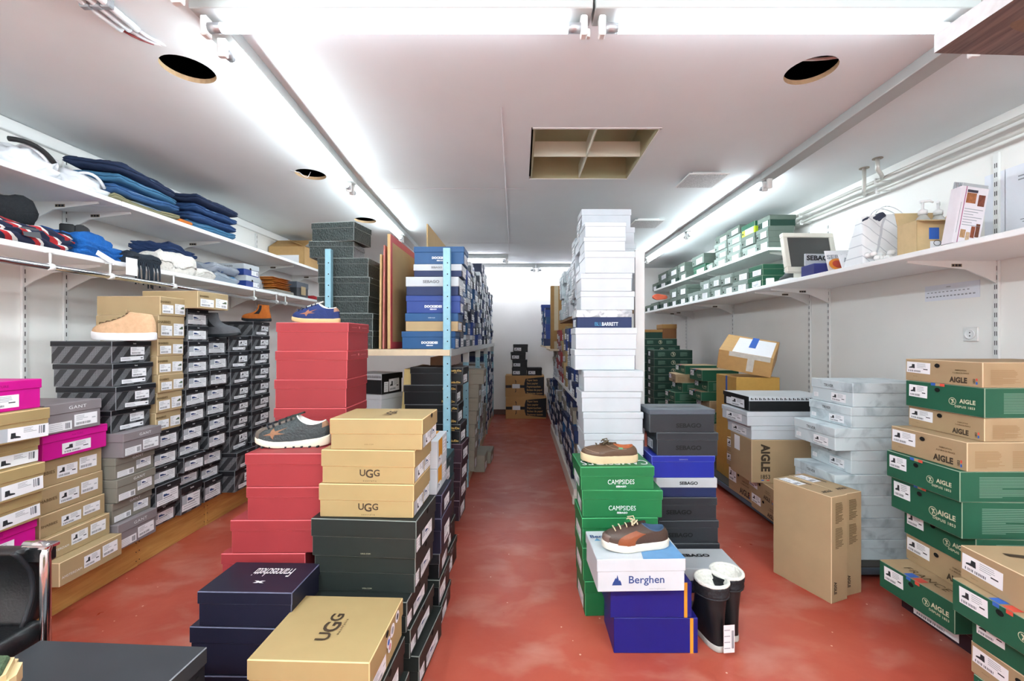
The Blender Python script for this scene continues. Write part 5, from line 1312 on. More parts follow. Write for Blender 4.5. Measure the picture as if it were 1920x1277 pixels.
def surf_patch(root, name, S, m, poly, off=.0015, n=1):
    """A patch glued to the surface: polygon in (u, t), filled as a fan with fine edges."""
    pts = []
    for (a, b) in zip(poly, poly[1:] + poly[:1]):
        for k in range(4): pts.append((a[0] + (b[0] - a[0]) * k / 4, a[1] + (b[1] - a[1]) * k / 4))
    c = (sum(p[0] for p in pts) / len(pts), sum(p[1] for p in pts) / len(pts))
    bm = bmesh.new(); rings = []
    for s_ in (1.0, .66, .33):
        rings.append([bm.verts.new(S(c[0] + (p[0] - c[0]) * s_, c[1] + (p[1] - c[1]) * s_, off)) for p in pts])
    cv = bm.verts.new(S(c[0], c[1], off))
    N = len(pts)
    for a, b in zip(rings, rings[1:]):
        for i in range(N): bm.faces.new((a[i], a[(i + 1) % N], b[(i + 1) % N], b[i]))
    for i in range(N): bm.faces.new((rings[-1][i], rings[-1][(i + 1) % N], cv))
    bmesh.ops.recalc_face_normals(bm, faces=bm.faces)
    for f in bm.faces: f.smooth = True
    return obj(name, mesh_from(bm, name), m, root)

def surf_band(root, name, S, m, u0, u1, t0, t1, off=.0012, nu=14, nt=6):
    bm = bmesh.new()
    g = [[bm.verts.new(S(u0 + (u1 - u0) * i / nu, t0 + (t1 - t0) * j / nt, off)) for i in range(nu + 1)] for j in range(nt + 1)]
    for j in range(nt):
        for i in range(nu):
            f = bm.faces.new((g[j][i], g[j][i + 1], g[j + 1][i + 1], g[j + 1][i])); f.smooth = True
    bmesh.ops.recalc_face_normals(bm, faces=bm.faces)
    return obj(name, mesh_from(bm, name), m, root)

def tongue(root, S, m, ext, wid=.07):
    """A padded tongue that runs up under the laces and rises out of the collar."""
    bm = bmesh.new(); rows = []
    d = (S(.5, 1) - S(.5, .85)).normalized()
    for j in range(9):
        f = j / 8; row = []
        for i in range(7):
            u = .5 + wid * (i / 6 - .5) * (1.6 - .3 * f)
            if f < .6: p = S(u, .7 + .5 * f, .002)
            else: p = S(u, 1, .001) + d * ext * (f - .6) / .4
            p = p + Vector((0, 0, .004 * (1 - (2 * i / 6 - 1) ** 2)))
            row.append(bm.verts.new(p))
        rows.append(row)
    top = [f_ for a, b in zip(rows, rows[1:]) for f_ in [bm.faces.new((a[i], a[i + 1], b[i + 1], b[i])) for i in range(6)]]
    bmesh.ops.solidify(bm, geom=list(bm.faces), thickness=.006)
    bmesh.ops.recalc_face_normals(bm, faces=bm.faces)
    for f_ in bm.faces: f_.smooth = True
    return obj('tongue', mesh_from(bm, 'tongue'), m, root)

def lace_up(root, S, m, n, t0, t1, du=.045, r=.0024, bow=True, droop=None):
    for k in range(n):
        t = t0 + (t1 - t0) * k / max(1, n - 1)
        pts = [S(.5 - du, t, .003), S(.5 - du * .4, t + .02, .006), S(.5 + du * .4, t + .02, .006), S(.5 + du, min(1, t + .03), .003)]
        obj('lace', tube_mesh(pts, r, 6), m, root)
    if bow:
        p = S(.5, t1, .008)
        for s_ in (-1, 1):
            obj('lace_loop', tube_mesh([p, p + Vector((.0, s_ * .02, .012)), p + Vector((.02, s_ * .035, .004)), p + Vector((.015, s_ * .015, .0)), p], r, 6), m, root)
            e = p + Vector((.025, s_ * .03, -.004))
            obj('lace_end', tube_mesh(bez(p, p + Vector((.02, s_ * .01, .015)), e, 6), r, 6), m, root)

LEATHER = lambda n, c, r=.45, b=.15: mat(n, c, r, .06, 25, b, 120)
SUEDE = lambda n, c: mat(n, c, .95, .1, 60, .25, 400, spec=.1)
TOE_LOW = ((0, 0), (.02, .28), (.12, .5), (.4, .72), (.75, .9), (1, 1))
TOE_RUN = ((0, 0), (.02, .2), (.14, .36), (.4, .56), (.75, .82), (1, 1))
TOE_BOOT = ((0, 0), (.02, .16), (.2, .3), (.55, .4), (.85, .55), (.97, .78), (1, 1))
TOE_MID = ((0, 0), (.02, .2), (.2, .4), (.55, .56), (.85, .75), (1, 1))
HEEL = ((0, 0), (-.02, .3), (.15, .6), (.55, .85), (1, 1))
HEEL_B = ((0, 0), (.0, .2), (.5, .45), (.9, .7), (1, 1))
STAR = [(.0, 1.), (.18, .25), (.95, .31), (.3, -.12), (.59, -.81), (0, -.38), (-.59, -.81), (-.3, -.12), (-.95, .31), (-.18, .25)]

def place_shoe(name, label, x, y, z, heading): return thing(name, label, 'shoe' if 'boot' not in name else 'boot', (x, y, z), heading)

# tan high-top sneaker on the striped stack (toe to the left)
ztop = Z(639, 2.11)
t = place_shoe('high_top_sneaker', 'tan suede high-top sneaker with white sole on striped boxes', X(288, 2.25), 2.26, ztop, R(180 + 2))
S = ShoeShape(.315, .105, .135, .148, .235, .17, .07, TOE_MID, HEEL, z0=.034)
build_shoe(t, S, dict(upper=SUEDE('suede_tan', '#d6b08c'), lining=SUEDE('lining_tan', '#d9b591'), sole=mat('rubber_white', '#efeff0', .45, .02)), sole=.036)
lm = mat('lace_tan', '#d8b794', .8, 0)
lace_up(t, S, mat('lace_dark_tan', '#6d553e', .8, 0), 6, .4, .92, .1, .0028, False)
obj('lace_end', tube_mesh(bez(S(.5, .92, .01), S(.58, .8, .03), S(.66, .3, .008), 8), .0018, 6), lm, t)
obj('lace_loop', tube_mesh([S(.5, .92, .008), S(.53, 1, .02), S(.5, 1, .015), S(.47, 1, .02), S(.5, .92, .008)], .0018, 6), lm, t)
# dark grey suede chelsea boot (toe to the right)
t = place_shoe('chelsea_boot', 'dark grey suede ankle boot standing on black boxes', X(378, 2.86), 2.86, Z(632, 2.79), R(-4))
S = ShoeShape(.27, .092, .155, .16, .235, .17, .075, TOE_BOOT, HEEL_B, z0=.016)
build_shoe(t, S, dict(upper=SUEDE('suede_grey', '#5f6064'), lining=SUEDE('lining_dark', '#3a3a3c'), sole=mat('rubber_black', '#1d2226', .5, .03)), sole=.02)
for u0, u1 in ((.72, .80), (.20, .28)): surf_band(t, 'elastic_panel', S, mat('elastic_black', '#26272a', .9, .05), u0, u1, .42, .97, .0015)
# brown suede chelsea boot (toe to the left)
t = place_shoe('chelsea_boot', 'rust brown suede ankle boot standing on black boxes', X(502, 3.28), 3.32, 1.391, R(178))
S = ShoeShape(.225, .088, .125, .13, .25, .17, .075, TOE_BOOT, HEEL_B, z0=.018)
build_shoe(t, S, dict(upper=SUEDE('suede_rust', '#b0622c'), lining=SUEDE('lining_brown', '#6a4026'), sole=MATS['rubber_black']), sole=.02)
for u0, u1 in ((.21, .285), (.715, .79)): surf_band(t, 'elastic_panel', S, MATS['elastic_black'], u0, u1, .42, .97, .0015)

def star_patch(t, S, m, u, tt, ru, rt, rot=0.0):
    poly = [(u + ru * (p[0] * math.cos(rot) - p[1] * math.sin(rot)), tt + rt * (p[0] * math.sin(rot) + p[1] * math.cos(rot))) for p in STAR]
    return surf_patch(t, 'star_patch', S, m, poly, .0018)

# navy sneaker on the tall red stack (toe to the left)
t = place_shoe('suede_sneaker', 'navy suede sneaker with brown star on tall red stack', X(632, 1.97), 2.0, zr1[0], R(185))
S = ShoeShape(.212, .08, .072, .092, .26, .19, .05, TOE_RUN, HEEL, dip=.014, z0=.017)
build_shoe(t, S, dict(upper=SUEDE('suede_navy', '#2e3a66'), lining=mat('lining_white', '#e6e3de', .8, .03), sole=mat('rubber_gum', '#cfae7e', .5, .04)), sole=.018)
star_patch(t, S, LEATHER('patch_brown', '#8c5a44'), .315, .5, .06, .3, .3); star_patch(t, S, MATS['patch_brown'], .685, .5, .06, .3, -.3)
surf_band(t, 'heel_tab', S, LEATHER('heel_brown', '#9a7560'), -.1, .1, .55, 1.0)
lace_up(t, S, mat('lace_navy', '#20263f', .8, 0), 5, .45, .9, .09, .0026, False)
tongue(t, S, MATS['lining_white'], .022)
# dark camouflage sneaker on the lower red stack (toe to the left)
t = place_shoe('running_sneaker', 'dark camouflage sneaker with brown star on lower red stack', X(612, 1.70), 1.73, zr2[0], R(184))
S = ShoeShape(.285, .098, .10, .122, .25, .2, .064, TOE_RUN, HEEL, dip=.022, z0=.022, spring=.018)
build_shoe(t, S, dict(upper=LEATHER('leather_dark_camo', '#3a4142', .4, .5), lining=MATS['lining_white'], sole=mat('rubber_cream', '#e9dfc9', .5, .03)), sole=.022, heel_lift=.012)
star_patch(t, S, LEATHER('star_tan', '#8a6247'), .335, .42, .055, .3, .2); star_patch(t, S, MATS['star_tan'], .665, .42, .055, .3, -.2)
surf_band(t, 'toe_cap', S, SUEDE('suede_taupe', '#6b615a'), .41, .59, .0, .45)
surf_band(t, 'heel_tab', S, LEATHER('heel_tan', '#8f6a4e'), -.09, .09, .6, 1.0)
surf_band(t, 'side_strap', S, SUEDE('suede_taupe', '#6b615a'), .40, .45, .45, .95); surf_band(t, 'side_strap', S, MATS['suede_taupe'], .55, .60, .45, .95)
lace_up(t, S, mat('lace_grey', '#26272c', .8, 0), 5, .5, .88, .1, .0038, False)
tongue(t, S, mat('tongue_green', '#3d4a44', .6, .05), .03)
for k in range(8): obj('tread_notch', box_mesh(.03 + k * .03, .036 + k * .03, -.046, .046, .0005, .006), INK, t)
# brown boat shoe on the green stack (toe to the left)
t = place_shoe('boat_shoe', 'brown leather boat shoe with cream sole on green boxes', X(1197, 1.99), 2.01, gz[0], R(180))
S = ShoeShape(.265, .098, .078, .086, .26, .18, .06, TOE_LOW, HEEL, dip=.012, z0=.03)
build_shoe(t, S, dict(upper=LEATHER('leather_brown', '#594433', .45), lining=LEATHER('lining_cognac', '#a5562c'), sole=mat('rubber_beige', '#cdb994', .6, .04)), sole=.032)
lm = mat('lace_olive', '#5b503c', .8, 0)
lace_up(t, S, lm, 3, .62, .88, .06, .0025, True); tongue(t, S, MATS['leather_brown'], .016)
obj('side_tag', STICKERS['unit'], [mat('tag_green', '#4f8f6a', .6, 0)], t, S(.27, .82, .0022), (R(78), 0, R(180 - 4)), (.02, .007, 1))
for k, tt in enumerate((.36, .8)):
    pts = [S(.5 + (.17 if k == 0 else .32) * math.sin(a * math.pi / 12) * (1 if True else 1), tt, .0015) for a in range(-6, 7)]
    obj('stitching', tube_mesh(pts, .0015, 5), LEATHER('stitch_brown', '#8d7560'), t)
# brown sneaker on the white box (toe to the left)
t = place_shoe('leather_sneaker', 'brown leather sneaker with tan stripe on white box', X(1256, 1.72), 1.745, .410, R(187))
S = ShoeShape(.275, .098, .08, .1, .25, .18, .064, TOE_LOW, HEEL, dip=.016, z0=.026)
build_shoe(t, S, dict(upper=LEATHER('leather_mocha', '#46372f', .42), lining=mat('lining_navy', '#39506a', .8, .05), sole=mat('rubber_offwhite', '#d8d3c6', .55, .03)), sole=.028)
surf_band(t, 'tan_stripe', S, LEATHER('leather_cognac', '#84492b'), .27, .36, .02, .75); surf_band(t, 'tan_stripe', S, MATS['leather_cognac'], .64, .73, .02, .75)
surf_band(t, 'toe_panel', S, LEATHER('leather_mocha_light', '#6a5850', .4), .42, .58, .0, .3)
lace_up(t, S, mat('lace_beige', '#cdbf9f', .8, 0), 5, .5, .9, .06, .0025, True); tongue(t, S, MATS['leather_mocha'], .02)

# pair of lined rubber boots on the floor
def rubber_boot(label, x, y, heading):
    t = thing('rubber_boot', label, 'boot', (x, y, 0), heading, 'pair of lined rubber boots')
    S = ShoeShape(.27, .10, .255, .255, .26, .235, .125, ((0, 0), (.02, .1), (.3, .17), (.75, .24), (.95, .38), (1, .62), (1, .8), (1, 1)), ((0, 0), (.02, .1), (.1, .25), (.3, .45), (.5, .6), (.7, .72), (.9, .86), (1, 1)), z0=.02, spring=.008)
    build_shoe(t, S, dict(upper=mat('rubber_black_boot', '#17181a', .38, .05, 20, .05), lining=mat('fleece_white', '#e9e7de', .95, .08, 60, .8, 90), sole=mat('rubber_grey_sole', '#b9b8b2', .5, .05)), sole=.03, inner_drop=.3, nt=22)
    # quilted cuff around the top of the shaft
    bm = bmesh.new(); nu = 40; rings = []
    for j in range(9):
        tt = .80 + .2 * j / 8; puff = .004 + .004 * abs(math.sin(j * math.pi / 2.6))
        rings.append([bm.verts.new(S(i / nu, tt, puff * (1 + .25 * math.sin(i * 1.3 + j)))) for i in range(nu)])
    for a, b in zip(rings, rings[1:]):
        for i in range(nu):
            f = bm.faces.new((a[i], a[(i + 1) % nu], b[(i + 1) % nu], b[i])); f.smooth = True
    bmesh.ops.recalc_face_normals(bm, faces=bm.faces)
    obj('quilted_cuff', mesh_from(bm, 'cuff'), mat('nylon_black', '#1f2024', .55, .08, 40, .5, 70), t)
    obj('cuff_cord', tube_mesh([S(i / 24, .80, .006) for i in range(24)], .003, 6, True), mat('cord_black', '#2a2b2f', .6, 0), t)
    obj('fleece_rim', tube_mesh([S.collar(i / 32) + Vector((0, 0, .002)) for i in range(32)], .0075, 8, True), MATS['fleece_white'], t)
    return t, S
b1, S1 = rubber_boot('black lined rubber boot with price tag, nearer of pair', .80, 1.70, R(96))
tg = obj('price_tag', STICKERS['lines'] if 'lines' in STICKERS else STICKERS['unit'], [mat('tag_pink_paper', '#e6dcde', .6, .01), INK, INK_GREY, INK_BLUE, PAPER_GREY, INK_BAR], b1, (-.016, .0, .012), FACE_ROT['L'], (.046, .11, 1))
b2, S2 = rubber_boot('black lined rubber boot standing behind tagged one', .885, 1.76, R(91))

# ---------------------------------------------------------------- chair and stool at the lower left
lea = mat('leather_black', '#17181a', .32, .04, 12, .12, 140, spec=.5)
ch = thing('leather_chair', 'black leather chair with chrome frame at left edge', 'chair', (-1.616, 1.08, 0), 0)
def soft_box(w, d, h, bev, seg=3): return bm_box(-w / 2, w / 2, -d / 2, d / 2, 0, h, bev, seg)
me = mesh_from(soft_box(.5, .5, .075, .03, 4), 'seat')
obj('seat', me, lea, ch, (-.03, -.06, .355), smooth=True)
bm = bmesh.new()
N = 14; prof = []
for i in range(N + 1):
    a = i / N; prof.append((.16 + .05 * math.sin(a * 2.2) - .06 * a * a, .425 + a * .225))
rows = []
for sgn, off in ((1, .022), (-1, -.022)):
    rows.append([[bm.verts.new((x_, p[0] + off, p[1])) for p in prof] for x_ in (-.27, -.26, .18, .19)])
def quad(a, b, c, d):
    f = bm.faces.new((a, b, c, d)); f.smooth = True
for r_ in rows:
    for a, b in zip(r_, r_[1:]):
        for i in range(N): quad(a[i], b[i], b[i + 1], a[i + 1])
for i in range(N):
    quad(rows[0][0][i], rows[0][0][i + 1], rows[1][0][i + 1], rows[1][0][i]); quad(rows[0][-1][i], rows[0][-1][i + 1], rows[1][-1][i + 1], rows[1][-1][i])
for a, b in zip(range(3), range(1, 4)):
    quad(rows[0][a][N], rows[0][b][N], rows[1][b][N], rows[1][a][N]); quad(rows[0][a][0], rows[0][b][0], rows[1][b][0], rows[1][a][0])
bmesh.ops.recalc_face_normals(bm, faces=bm.faces)
obj('backrest', mesh_from(bm, 'backrest'), lea, ch)
obj('piping', tube_mesh([(.19, p[0] - .022, p[1]) for p in prof], .006, 8), mat('piping_black', '#26272b', .3, 0), ch)
for s_ in (1, -1):
    xx = .255 * s_ - .02
    obj('frame_leg', tube_mesh([(xx, .16, 0), (xx, .16, .63), (xx, .165, .643), (xx - .012 * s_, .17, .648), (xx - .07 * s_, .17, .648)], .0125, 10), CHROME, ch)
    obj('frame_leg', tube_mesh([(xx, -.22, 0), (xx, -.22, .37)], .0125, 10), CHROME, ch)
    obj('side_rail', tube_mesh([(xx, .16, .37), (xx, -.22, .37)], .010, 8), CHROME, ch)
obj('back_strap', box_mesh(.175, .24, .155, .19, .6, .645, .006), lea, ch)
obj('frame_cap', box_mesh(.17, .245, .152, .193, .64, .652, .003), CHROME, ch)
st = thing('fitting_stool', 'beige stool with green felt top at bottom left corner', 'stool', (-1.165, .74, 0), R(0))
bm = bmesh.new()
ow = [(-.17, -.14), (.13, -.14), (.17, -.09), (.17, .09), (.13, .14), (-.17, .14)]
def prism(bm, pts, z0, z1):
    a = [bm.verts.new((p[0], p[1], z0)) for p in pts]; b = [bm.verts.new((p[0], p[1], z1)) for p in pts]
    bm.faces.new(list(reversed(a))); bm.faces.new(b)
    for k in range(len(pts)): bm.faces.new((a[k], a[(k + 1) % len(pts)], b[(k + 1) % len(pts)], b[k]))
prism(bm, [(p[0] * 1.04, p[1] * 1.04) for p in ow], .545, .60); bmesh.ops.bevel(bm, geom=list(bm.edges), offset=.012, segments=2, affect='EDGES')
obj('top_frame', mesh_from(bm, 'frame'), mat('beige_plastic', '#d6c091', .5, .03), st)
bm = bmesh.new(); prism(bm, [(p[0] * .95, p[1] * .94) for p in ow], .595, .608); bmesh.ops.bevel(bm, geom=list(bm.edges), offset=.004, segments=1, affect='EDGES')
obj('felt_pad', mesh_from(bm, 'pad'), mat('felt_green', '#4a5b42', .95, .3, 90, .4, 300), st)
for a in (-1, 1):
    for b in (-1, 1): obj('leg', tube_mesh([(a * .15, b * .12, 0), (a * .12, b * .1, .55)], [.014, .02], 10), MATS['beige_plastic'], st)

# ---------------------------------------------------------------- garments and small things on the left shelves
def soft_slab(w, d, h, seed, amp=.012, nx=18, ny=14, nz=4, layers=1):
    """A folded garment: rounded slab with creases, its front edge (+x) rounded like a fold."""
    bm = bmesh.new(); bmesh.ops.create_cube(bm, size=1)
    bmesh.ops.subdivide_edges(bm, edges=list(bm.edges), cuts=11, use_grid_fill=True)
    o = Vector((seed * 3.1, seed * 1.7, seed))
    for v in bm.verts:
        x, y, z = v.co
        ax, ay, az = 2 * x, 2 * y, 2 * z
        k = (abs(ax) ** 6 + abs(ay) ** 6) ** (1 / 6); 
        rx = 1 - .16 * max(0, abs(az)) ** 2
        p = Vector((x * w * rx, y * d * (1 - .05 * az * az), z * h))
        n = noise.noise(Vector((p.x * 14, p.y * 7, p.z * 5)) + o) + .5 * noise.noise(Vector((p.x * 30, p.y * 22, p.z * 10)) + o)
        p.z += amp * n * (1 if z > -.49 else 0); p.x += amp * .5 * n; 
        edge = max(abs(ax), abs(ay))
        if z > 0: p.z -= h * .14 * max(0, edge - .6) ** 2 / .16
        if layers > 1 and edge > .9:
            g = abs(math.sin(math.pi * layers * (z + .5)))
            p.x -= math.copysign(.022 * (1 - g) ** 2, p.x) if abs(ax) > .9 else 0; p.y -= math.copysign(.02 * (1 - g) ** 2, p.y) if abs(ay) > .9 else 0
        p.z = max(p.z, -h / 2)
        v.co = p + Vector((0, 0, h / 2))
    for f in bm.faces: f.smooth = True
    return mesh_from(bm, 'folded_cloth')
DEN = [mat('denim_dark', '#22304e', .85, .1, 40, .2, 300), mat('denim_mid', '#345a88', .85, .1, 40, .2, 300), mat('denim_blue', '#2c4a78', .85, .1, 40, .2, 300), mat('denim_light', '#3f7194', .85, .1, 40, .2, 300)]
def garment(name, label, cat, x, y, z, w, d, h, m, seed, rot=(0, 0, 0), group=None, amp=.012, layers=1):
    t = thing(name, label, cat, (x, y, z), rot, group)
    me = soft_slab(w, d, h, seed, amp, layers=layers)
    obj('cloth', me, m, t)
    return t
def stitched(t, w, d, h, m):
    obj('seam', tube_mesh([(w * .46, -d * .4, h * .5), (w * .48, 0, h * .55), (w * .46, d * .4, h * .5)], .003, 5), m, t)
zj = ZS2 + .001
SEAMM = mat('seam_thread', '#6c8bb0', .8, 0)
for k, (nm, w, d, h, m, rx) in enumerate((('folded khaki trousers at bottom of the first jeans pile', .36, .46, .055, mat('khaki', '#8a8668', .85, .08, 40), 0), ('mid blue folded jeans inside the first jeans pile', .36, .46, .068, DEN[1], 0), ('light blue folded jeans in the first jeans pile', .35, .44, .062, DEN[3], 0), ('dark blue jeans on top of the first jeans pile', .34, .42, .066, DEN[0], 0))):
    z = zj + (0, .052, .117, .176)[k]
    t = garment('folded_jeans', nm, 'trousers', -2.535 + .012 * k, 2.72 + (.0, -.02, -.03, -.04)[k], z, w, d, h, m, k + 1, (R((0, 0, -1, -3)[k]), R(2 * k), R(2 * k - 2)), 'folded trousers on the upper shelf', .014, 2)
    stitched(t, w, d, h, SEAMM)
obj_or = garment('orange_cloth', 'small orange cloth between the two jeans piles', 'cloth', -2.44, 3.0, zj, .18, .12, .035, mat('cloth_orange', '#d2762e', .8, .06), 9, (0, 0, 0), None, .004)
for k, (nm, m) in enumerate((('light blue folded jeans at bottom of second pile', DEN[3]), ('dark blue folded jeans low in second pile', DEN[2]), ('mid blue folded jeans high in second pile', DEN[2]), ('darkest folded jeans on top of second pile', DEN[0]))):
    t = garment('folded_jeans', nm, 'trousers', -2.53 + .01 * k, 3.28, zj + (0, .06, .122, .186)[k], .37, .46, .066, m, k + 11, (0, R(1), R(1.5 * k - 2)), 'folded trousers on the upper shelf', .013, 2)
    stitched(t, .37, .46, .066, SEAMM)
# plastic bags
def crumple(r, sx, sy, sz, seed, amp=.35, sub=4):
    bm = bmesh.new(); bmesh.ops.create_icosphere(bm, subdivisions=sub, radius=r)
    o = Vector((seed * 5.3, seed, seed * 2.2))
    for v in bm.verts:
        n = v.co.normalized()
        k = 1 + amp * (abs(noise.noise(n * 2.2 + o)) - .3) + amp * .5 * noise.noise(n * 6 + o) + amp * .25 * noise.noise(n * 14 + o)
        v.co = Vector((n.x * sx, n.y * sy, n.z * sz)) * k
        if v.co.z < -sz * .55: v.co.z = -sz * .55
        v.co.z += sz * .55
    for f in bm.faces: f.smooth = True
    return mesh_from(bm, 'crumpled_bag')
def plastic(name, color, alpha): return mat(name, color, .25, .03, 12, .3, 30, spec=.6, alpha=alpha)
PL = plastic('plastic_white', '#e8eaee', .92); PLC = plastic('plastic_clear', '#dfe6ee', .45)
for k, (y, sx, sy, sz, lab) in enumerate(((1.86, .17, .12, .10, 'crumpled white plastic bag on upper left shelf, nearest'), (2.12, .18, .12, .10, 'crumpled white plastic bag on upper left shelf, middle'), (2.37, .17, .1, .085, 'crumpled white plastic bag beside the jeans pile'))):
    t = thing('plastic_bag', lab, 'bag', (-2.545, y, zj), R(20 * k))
    obj('bag', crumple(1, sx, sy, sz, k + 3), PL, t)
    for s_ in (-1, 1): obj('handle', tube_mesh(bez((.05, s_ * .05, sz * 1.2), (.14, s_ * .12, sz * 1.7), (.17, s_ * .02, sz * .7), 8), .008, 6), PL, t)
tag(obj('black_strap', mesh_from(tube_bm(bez((-2.40, 2.0, zj + .13), (-2.37, 2.1, zj + .165), (-2.36, 2.16, zj + .08), 8), .012, 8), 'strap'), mat('strap_black', '#1c1c1e', .6, .05)), 'black strap looped over the white plastic bags', 'strap')
t = thing('black_tray', 'flat black tray at edge of upper left shelf', 'tray', (-2.44, 1.73, zj)); obj('tray', box_mesh(-.1, .1, -.14, .14, 0, .03, .006), M['ink'], t)
obj('rim', boxes_mesh([(-.1, .1, -.14, -.13, .03, .04), (-.1, .1, .13, .14, .03, .04)]), M['ink'], t)
# open carton farther on the upper shelf
t = thing('open_carton', 'open tan carton with raised flaps on far upper shelf', 'carton', (-2.57, 4.95, zj), R(-2))
CT = mat('carton_plain', '#c39c67', .65, .05)
obj('body', boxes_mesh([(-.2, .2, -.25, -.246, 0, .21), (-.2, .2, .246, .25, 0, .21), (-.2, -.196, -.25, .25, 0, .21), (.196, .2, -.25, .25, 0, .21), (-.2, .2, -.25, .25, 0, .004)]), CT, t)
for rx, loc in ((R(32), (0, -.25, .21)),): obj('flap', box_mesh(-.2, .2, 0, .2, 0, .004), CT, t, loc, (rx, 0, 0))
obj('flap', box_mesh(-.2, 0, -.25, .25, 0, .004), CT, t, (.2, 0, .21), (0, R(24), 0))
obj('printed_label', STICKERS['unit'], [PAPER], t, (-.1, -.2508, .02), FACE_ROT['F'], (.24, .1, 1))

# lower left shelf: scarves, knitwear, boxes
zl = ZS1 + .001
def stripes_mat():
    m = bpy.data.materials.new('striped_knit'); m.use_nodes = True; nt = m.node_tree; b = nt.nodes['Principled BSDF']
    tc = node(nt, 'ShaderNodeTexCoord'); sp = node(nt, 'ShaderNodeSeparateXYZ'); nt.links.new(tc.outputs['Object'], sp.inputs[0])
    f = math_node(nt, 'FRACT', math_node(nt, 'ADD', math_node(nt, 'MULTIPLY', sp.outputs[1], 8.0), math_node(nt, 'MULTIPLY', sp.outputs[2], 16.0)))
    cr = node(nt, 'ShaderNodeValToRGB'); cr.color_ramp.interpolation = 'CONSTANT'; e = cr.color_ramp.elements
    e[0].position = 0; e[0].color = lin('#1d2440'); e[1].position = .4; e[1].color = lin('#b5262c')
    for p, c in ((.65, '#e6e2df'), (.8, '#1d2440')):
        q = e.new(p); q.color = lin(c)
    nt.links.new(f, cr.inputs[0]); nt.links.new(cr.outputs[0], b.inputs['Base Color']); b.inputs['Roughness'].default_value = .95
    return m
KNIT = stripes_mat()
t = garment('striped_scarf', 'red white and navy striped scarf on lower left shelf', 'scarf', -2.47, 2.0, zl, .34, .42, .11, KNIT, 21, (0, 0, R(6)), 'scarves on the lower shelf', .03, 3)
obj('price_tag', STICKERS['unit'], [mat('tag_dark', '#4a4b50', .5, 0)], t, (.175, -.05, .03), (R(70), 0, R(80)), (.07, .05, 1))
t = garment('black_scarf', 'black ribbed scarf heaped at left picture edge', 'scarf', -2.55, 1.97, zl + .115, .26, .34, .13, mat('knit_black', '#1f2226', .95, .15, 60, .6, 120), 22, (0, R(6), R(-12)), 'scarves on the lower shelf', .03)
t = garment('blue_scarf', 'bright blue knitted scarf on lower left shelf', 'scarf', -2.50, 2.37, zl, .36, .3, .13, mat('knit_blue', '#1f66b4', .95, .12, 60, .8, 110), 23, (0, R(3), R(10)), 'scarves on the lower shelf', .035, 3)
obj('price_tag', STICKERS['unit'], [PAPER], t, (.19, -.1, .02), (R(80), R(25), R(70)), (.1, .03, 1))
t = thing('tape_roll', 'small black dispenser lying on the blue scarf', 'dispenser', (-2.50, 2.36, zl + .125), R(30))
obj('block', box_mesh(-.03, .03, -.03, .03, 0, .06, .006), M['ink'], t); obj('roll', mesh_from(lathe_bm([(.035, -.012), (.035, .012)], 16), 'roll'), M['black'], t, (.05, 0, .03), (R(90), 0, 0))
t = garment('fringed_scarf', 'dark blue-grey fringed scarf hanging over shelf edge', 'scarf', -2.46, 2.62, zl, .32, .22, .08, mat('knit_slate', '#29313b', .95, .12, 60, .7, 120), 24, (0, 0, R(2)), 'scarves on the lower shelf', .015)
for k in range(14):
    yy = -.09 + k * .0135; j = random.uniform(-.01, .01)
    obj('fringe', tube_mesh([(.14, yy, .03), (.168, yy, .018), (.176, yy + j, -.03), (.178, yy + 2 * j, -.09 - random.uniform(0, .05))], .004, 5), MATS['knit_slate'], t)
obj('price_tag', STICKERS['unit'], [PAPER], t, (.182, -.17, -.075), (R(90), 0, R(85)), (.07, .1, 1))
t = thing('fleece_throw', 'fluffy white fleece lying on lower left shelf', 'fleece', (-2.49, 2.90, zl))
obj('cloth', soft_slab(.36, .3, .12, 31, .04), mat('fleece_cream', '#ebe6df', .98, .06, 40, 1.0, 70), t)
t = thing('fleece_throw', 'second white fleece lying beside wrapped jeans', 'fleece', (-2.47, 3.14, zl))
obj('cloth', soft_slab(.34, .17, .07, 32, .02), MATS['fleece_cream'], t)
t = garment('navy_sweater', 'navy folded sweater lying on the white fleece', 'sweater', -2.53, 3.02, zl + .118, .26, .3, .11, mat('knit_navy', '#22365c', .9, .1, 40, .4, 90), 33, (0, R(5), R(8)), None, .025, 4)
for k in range(2):
    t = garment('wrapped_jeans', ('folded jeans wrapped in clear plastic, lower', 'folded jeans wrapped in clear plastic, upper')[k], 'trousers', -2.50, 3.38, zl + k * .07, .34, .28, .068, DEN[3 - k], 40 + k, (0, 0, R(4 * k)), 'plastic wrapped jeans')
    obj('plastic_wrap', soft_slab(.355, .295, .074, 50 + k, .018), PLC, t)
style('sebsmall', 'white and blue', 'royal', 'sebago_lid', .46, (('lines', .5, .1, .45, .42),), (('F', T_SEB, .5, .76, .17, 'grey'),), (('E', .4, .6),))
tower('on lower left shelf beside wrapped jeans', [('sebsmall', zl + .2, -2.34, .29, dict(rot=-2, label='white and blue shoe box on left shelf, upper of two')), ('sebsmall', zl + .1, -2.33, .29, dict(rot=1, label='white and blue shoe box on left shelf, lower of two'))], zl, 3.62, .2)
t = thing('clear_bag', 'crumpled clear plastic bag behind the two shelf boxes', 'bag', (-2.56, 4.0, zl)); obj('bag', crumple(1, .13, .15, .13, 8), PLC, t)
for k in range(7):
    t = thing('leather_sheet', 'orange brown leather sheet in shelf pile, %s' % nth_from_top(6 - k, 7), 'leather', (-2.46 + .01 * math.sin(k * 2), 4.18 + .012 * math.cos(k * 3), zl + .03 + k * .018), R(3 * math.sin(k * 1.7)), 'leather sheets on the lower shelf')
    obj('sheet', soft_slab(.26, .28, .015, 60 + k, .003), LEATHER('leather_orange', '#b7702f' if k else '#b7702f', .5), t)
